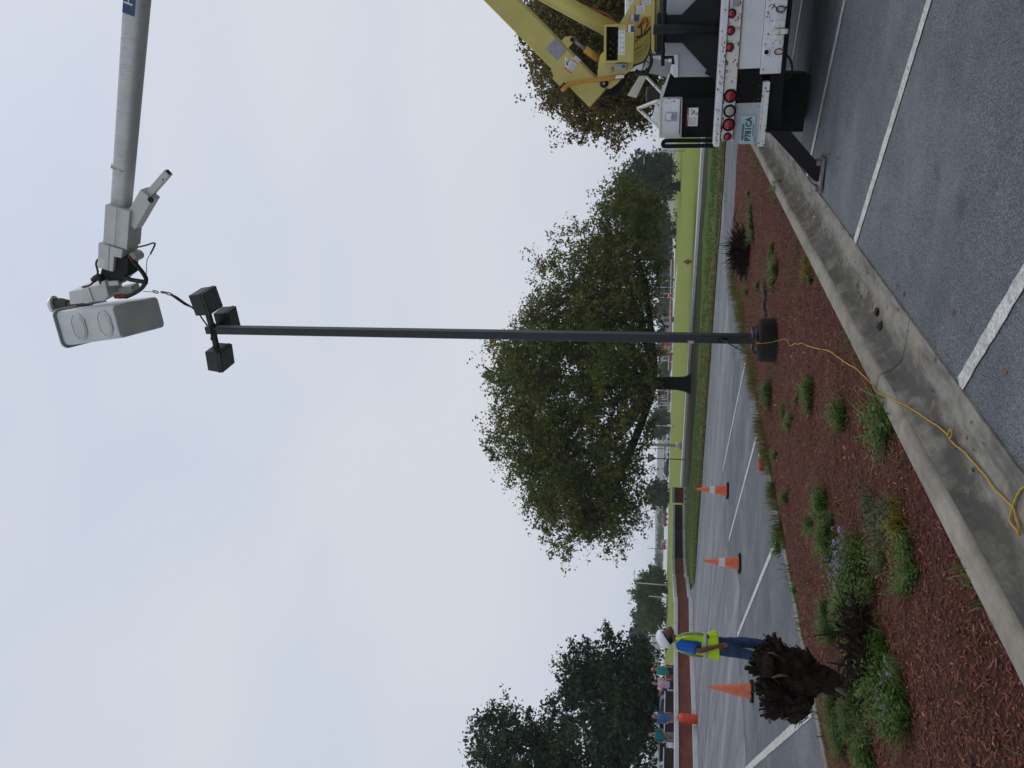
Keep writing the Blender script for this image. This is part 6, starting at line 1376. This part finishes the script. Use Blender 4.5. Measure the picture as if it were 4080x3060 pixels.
# =================================================================== CARS
def car(loc, rz, body, label, group=None, small=False, L=4.6):
    r = thing('parked_car', label, 'car', loc, rz, group); k = L / 4.6
    side = [(-2.28, .32), (-2.3, .75), (-2.2, .93), (-1.75, .98), (-1.15, 1.40), (-.4, 1.47), (.35, 1.42), (1.05, 1.02), (2.0, .88), (2.27, .70), (2.28, .32)]
    b = MB(); n = len(side); vs = []; 
    for y, ins in ((-.88, 0), (.88, 0)):
        for x, z in side: vs.append(V((x * k, y * (1 - (.16 if z > 1.1 else 0)), z)))
    b.add(vs, [tuple(range(n)), tuple(range(2 * n - 1, n - 1, -1))] + [(i, i + n, (i + 1) % n + n, (i + 1) % n) for i in range(n)]); b.build('body', MATS[body], r, bevel=0 if small else .05)
    for sg in (-1, 1): MB().prism([V((x * k, sg * y, z)) for x, y, z in ((-1.45, .86, 1.02), (.85, .86, 1.02), (.28, .765, 1.36), (-.4, .765, 1.40), (-1.02, .765, 1.34))], (0, sg * .012, 0)).build('side_window', MATS['car_glass'], r)
    MB().prism([V((.46 * k, -.70, 1.38)), V((.46 * k, .70, 1.38)), V((1.02 * k, .78, 1.07)), V((1.02 * k, -.78, 1.07))], (.012, 0, .02)).build('windscreen', MATS['car_glass'], r)
    MB().prism([V((-1.24 * k, -.70, 1.36)), V((-1.24 * k, .70, 1.36)), V((-1.70 * k, .78, 1.03)), V((-1.70 * k, -.78, 1.03))], (-.012, 0, .02)).build('rear_window', MATS['car_glass'], r)
    for x in (-1.4, 1.38):
        for sg in (-1, 1):
            w = MB(); w.lathe([(.2, -.1), (.32, -.1), (.33, 0), (.32, .1), (.2, .1)], (x * k, sg * .80, .33), (0, 1, 0), 12 if small else 20); w.build('wheel', MATS['tyre'], r, smooth=True)
    if not small:
        for sg in (-1, 1): MB().box((.72 * k, sg * .98, 1.04), (.12, .18, .13)).build('mirror', MATS[body], r, bevel=.03); MB().box((2.24 * k, sg * .62, .72), (.06, .32, .13)).build('headlight', MATS['clear_lens'], r, bevel=.02)
    return r
def at_head(x, y, Y, z): p = W(x, y, Y); return V((p.x, p.y, p.z - z))
p = at_head(2626, 2800, 47, 1.47); car(V((p.x, p.y, 0)), rad(155), 'car_silver', 'silver car parked behind the barriers near the man in pink', L=4.9)
p = W(2660, 2900, 50); car(V((p.x, p.y, 0)), rad(100), 'car_blue', 'pale blue car parked behind the man in denim blue')
p = W(2660, 3030, 46); car(V((p.x, p.y, 0)), rad(140), 'car_white', 'white car parked behind the second barrier row')
p = W(2660, 2975, 52); car(V((p.x, p.y, 0)), rad(110), 'car_silver', 'grey car half hidden by the man in teal')
proto = car(G(2661, 1830), 0, 'car_white', 'tiny white car in the distant parking lot', 'cars in the distant lot', True)
pr2 = car(G(2661, 1850), .2, 'car_dark', 'tiny dark car in the distant parking lot', 'dark cars in the distant lot', True)
pr3 = car(G(2661, 1890), .2, 'car_red', 'tiny red car in the distant parking lot', 'red cars in the distant lot', True)
rr_ = random.Random(4)
spots = [(rr_.uniform(1715, 2030), rr_.uniform(190, 330)) for i in range(46)] + [(2068, 200), (2170, 210)] + [(rr_.uniform(1010, 1290), rr_.uniform(255, 300)) for i in range(14)]
used = set()
for y, Y in spots:
    q = W(2655, y, Y); o = rr_.choice((proto, proto, pr2, pr2, pr3)); 
    if o.name in used: o = copy_tree(o)
    else: used.add(o.name)
    o.location = (q.x, q.y, .06); o.rotation_euler = (0, 0, rr_.choice((0, PI / 2, 1.2, PI, .3)))

# =================================================================== SIGNS, LAMPS, HYDRANT
p = G(2733, 1832); r = thing('yield_sign', 'red and white triangular yield sign on a dark post by the oak', 'sign', p)
hT, hB = W(2581, 1826, p.y).z, W(2617, 1829, p.y).z; wz_ = (hT - hB) * .58
MB().tube([(0, .04, -.05), (0, .04, hT - .1)], .035, 8).build('post', MATS['dark_post'], r, smooth=True)
sgn = MB().prism([V((-wz_, 0, hT)), V((wz_, 0, hT)), V((0, 0, hB))], (0, .02, 0)).build('panel', MATS['sign_red'], r, bevel=.006)
cz = hT - (hT - hB) * .36; MB().prism([V((-wz_ * .56, -.004, cz + .16)), V((wz_ * .56, -.004, cz + .16)), V((0, -.004, cz - .24))], (0, .003, 0)).build('inner_triangle', MATS['decal_white'], sgn)
text('sign_text', 'YIELD', .10, MATS['sign_red'], sgn, Matrix.Translation((0, -.006, cz + .08)) @ Matrix.Rotation(PI / 2, 4, 'X'), .001)
def sign(x, y, Y, size, m, shape, label, xb):
    c = W(x, y, Y); g = V((c.x, c.y, 0)); r = thing('road_sign', label, 'sign', g); MB().tube([(0, .04, 0), (0, .04, c.z)], .05, 6).build('post', MATS['pale_post'], r)
    P = {'diamond': [(0, 1), (1, 0), (0, -1), (-1, 0)], 'square': [(-1, -1), (1, -1), (1, 1), (-1, 1)], 'oct': [(math.cos(rad(22.5 + 45 * i)), math.sin(rad(22.5 + 45 * i))) for i in range(8)]}[shape]
    MB().prism([V((a * size, 0, c.z + b * size)) for a, b in P], (0, .03, 0)).build('panel', MATS[m], r)
sign(2658, 1118, 200, .62, 'sign_yellow', 'diamond', 'yellow diamond road sign beyond the lawn near the hydrant', 2690)
sign(2651, 1384, 190, .62, 'sign_yellow', 'diamond', 'yellow diamond road sign beside the red board', 2680)
sign(2657, 1366, 180, .62, 'sign_red', 'square', 'plain red board beyond the lawn behind the light pole', 2680)
sign(2660, 1242, 200, .45, 'sign_red', 'oct', 'distant red stop sign under the oak canopy', 2680); sign(2659, 1405, 190, .45, 'sign_red', 'oct', 'distant red stop sign beside the yellow diamond', 2680)
def street_lamp(y, xt, xb, Y, w, label, arm=0, armlen=1.6, base=False, group='lamp posts beyond the lawn', dark=False):
    t = W(xt, y, Y); b = V((t.x, t.y, 0)); r = thing('street_lamp', label, 'lamp post', b, 0, group); m = MATS['dark_post' if dark else 'pale_post']
    MB().tube([(0, 0, 0), (0, 0, t.z * .5), (0, 0, t.z)], [w * 1.15, w, w * .7], 10).build('post', m, r, smooth=True)
    if arm: MB().tube([(0, 0, t.z), (arm * armlen * .5, 0, t.z + .35), (arm * armlen, 0, t.z + .45)], w * .5, 6).build('arm', m, r, smooth=True); MB().box((arm * (armlen + .3), 0, t.z + .42), (.7, .25, .12)).build('lamp_head', m, r, bevel=.02)
    if base: MB().lathe([(.30, 0), (.30, .5), (.24, .58)], n=16).build('base', m, r, smooth=True)
pL = G(2720, 1764); street_lamp(1762, 2380, 2720, pL.y, .12, 'thick grey lamp post with a wide base beside the yield sign', 0, base=True, group=None)
street_lamp(2322, 2537, 2667, 118, .09, 'grey lamp post with angled arm before the round green tree', 1, 1.3, group=None)
street_lamp(2375, 2584, 2650, 135, .09, 'plain pale post standing before the round green tree', 0, group=None)
street_lamp(606, 2580, 2727, 100, .07, 'grey lamp post with bent arm beside the dark tree near the truck', -1, .9, group=None)
street_lamp(1694, 2560, 2682, 130, .10, 'pale lamp post under the left limb of the oak', 0, base=True, group=None)
for y, xt, Y, ar, dk in ((1145, 2605, 185, 0, 0), (1170, 2612, 195, 0, 0), (1184, 2606, 195, 0, 0), (1392, 2610, 190, 0, 0), (1420, 2630, 200, 0, 0), (1590, 2602, 210, 0, 0), (1614, 2600, 210, -1, 0), (1634, 2590, 210, 0, 0), (1724, 2598, 240, 0, 1), (1735, 2598, 250, 0, 0), (1786, 2595, 240, 0, 1), (1777, 2605, 250, 1, 0), (1874, 2605, 260, -1, 0), (1920, 2588, 240, 0, 0), (1998, 2590, 240, -1, 0), (2086, 2600, 300, -1, 0), (2184, 2585, 260, 0, 1), (2865, 2600, 120, 0, 0)):
    street_lamp(y, xt, 0, Y, .11, 'thin distant pole rising beyond the lawn', ar, dark=bool(dk), group='distant poles')
p = W(2665, 1178, 194); r = thing('traffic_signal', 'traffic signal showing a red light among the pale posts', 'traffic light', V((p.x, p.y, 0)))
MB().tube([(0, .1, 0), (0, .1, p.z + .6)], .09, 8).build('post', MATS['pale_post'], r); MB().box((0, -.05, p.z - .2), (.34, .25, 1.0)).build('housing', MATS['black_paint'], r, bevel=.03)
em = NT('signal_red'); em.b.inputs['Emission Color'].default_value = (1, .03, .02, 1); em.b.inputs['Emission Strength'].default_value = 3; MATS['signal_red'] = em.done((.6, .02, .01), .3)
mb = MB(); mb.lathe([(0, -.04), (.14, -.02), (.16, 0), (.16, .04)], (0, -.19, p.z), (0, 1, 0), 14); mb.build('red_lamp', MATS['signal_red'], r, smooth=True)
p = G(2760, 1043); r = thing('fire_hydrant', 'orange fire hydrant with grey cap standing on the lawn', 'hydrant', p); k = .70 / .70
MB().lathe([(.14, 0), (.14, .05), (.10, .06), (.095, .40), (.13, .41), (.13, .45)], n=18).build('barrel', MATS['hydrant_paint'], r, smooth=True); MB().lathe([(.12, .45), (.11, .54), (.06, .62), (.03, .64), (.03, .70), (0, .70)], n=18).build('bonnet', MATS['hydrant_grey'], r, smooth=True)
for ax_, L in (((1, 0, 0), .2), ((-1, 0, 0), .2), ((0, -1, 0), .19)): MB().lathe([(.06, .06), (.06, L - .04), (.075, L - .03), (.075, L)], (0, 0, .33), ax_, 12).build('nozzle_cap', MATS['hydrant_paint'], r, smooth=True)

# =================================================================== FAR BUILDINGS AND WALLS
def building(x0, x1, y0, y1, Y, wall, roof, label, win=3, over=.6, name='low_building', roofh=.35):
    a, b = W(x1, y1, Y), W(x1, y0, Y); t = W(x0, (y0 + y1) / 2, Y); L = (b - a).length; z = t.z; r = thing(name, label, 'building', V((a.x, a.y, 0)), math.atan2(b.y - a.y, b.x - a.x))
    MB().span((0, 0, 0), (L, 7, z - roofh)).build('wall', MATS[wall], r); MB().span((-over, -over, z - roofh + .003), (L + over, 7 + over, z)).build('roof', MATS[roof], r, bevel=.03)
    for i in range(win):
        w = L / win; f = MB().span((w * i + w * .15, -.05, .9), (w * (i + .82), .02, z - roofh - .35)).build('window', MATS['pale_post'], r); MB().span((w * i + w * .2, -.08, 1.0), (w * (i + .77), -.03, z - roofh - .45)).build('pane', MATS['window_dark'], f)
    return r
building(2634, 2668, 1262, 1342, 240, 'wall_tan', 'roof_grey', 'low tan building with a grey canopy beyond the lawn', 3)
building(2632, 2664, 1420, 1452, 250, 'wall_white', 'roof_grey', 'low white building with dark windows beyond the signs', 2)
building(2619, 2655, 1500, 1634, 230, 'wall_tan', 'wall_white', 'long brick-coloured building with white roof edge behind the oak trunk', 5)
building(2642, 2660, 1728, 1752, 220, 'roof_brown', 'roof_brown', 'small brown hut beside the lone dark tree', 1, .4, 'small_hut')
building(2606, 2632, 1438, 1447, 255, 'brick_face', 'brick_face', 'narrow red brick chimney tower beyond the signs', 0, .05, 'chimney_tower')
building(2655, 2668, 1060, 1090, 270, 'wall_white', 'roof_grey', 'small white shed under the far trees near the hydrant', 1, .2, 'white_shed')
for i, (y0, y1, xb, Y) in enumerate(((1035, 1105, 2672, 230), (1108, 1190, 2672, 228), (1195, 1262, 2672, 226), (1262, 1284, 2684, 170), (1350, 1398, 2672, 215), (1403, 1440, 2676, 200), (1442, 1476, 2670, 210), (1500, 1560, 2664, 205), (1565, 1600, 2662, 205), (1640, 1690, 2660, 205), (1696, 1728, 2659, 205), (1755, 1775, 2658, 210), (1780, 1806, 2657, 215), (1815, 1860, 2657, 215))):
    a, b = W(xb, y1, Y), W(xb, y0, Y); barrier(V((a.x, a.y, 0)), V((b.x, b.y, 0)), 'low brick wall with white cap along the far edge of the lawn', 'brick_face', 1.05, 'low walls beyond the lawn', end=False, name='low_wall')
# dark bushy line beyond the far lot
for i in range(9):
    y = 2050 + i * 30; Y = 420 + 30 * (i % 3); c0 = W(2642, y, Y); s_ = R.uniform(.8, 1.5)
    tree('shade_tree', 'faint bushy tree on the misty far side of the lot', V((c0.x, c0.y, 0)), .8, .2, [(V((c0.x, c0.y, 1.8 * s_)), (2.6 * s_, 2, 1.8 * s_))], MATS['green_leaves'], MATS['oak_bark'], 24, 30, .9, 1.0, 200 + i, 'misty far trees', limbs=False)

# =================================================================== HAZE
hv = NT('haze_air'); hv.l.remove(hv.out.inputs[0].links[0]); hv.n.remove(hv.b)
pvn = hv.n.new('ShaderNodeVolumePrincipled'); pvn.inputs['Color'].default_value = (.93, .96, 1, 1); pvn.inputs['Density'].default_value = .00036; pvn.inputs['Anisotropy'].default_value = .2
hv.l.new(pvn.outputs[0], hv.out.inputs['Volume'])
hzb = MB().span((-1500, -400, -1.1), (1500, 1800, 26)).build('haze', hv.m); hzb['kind'] = 'stuff'
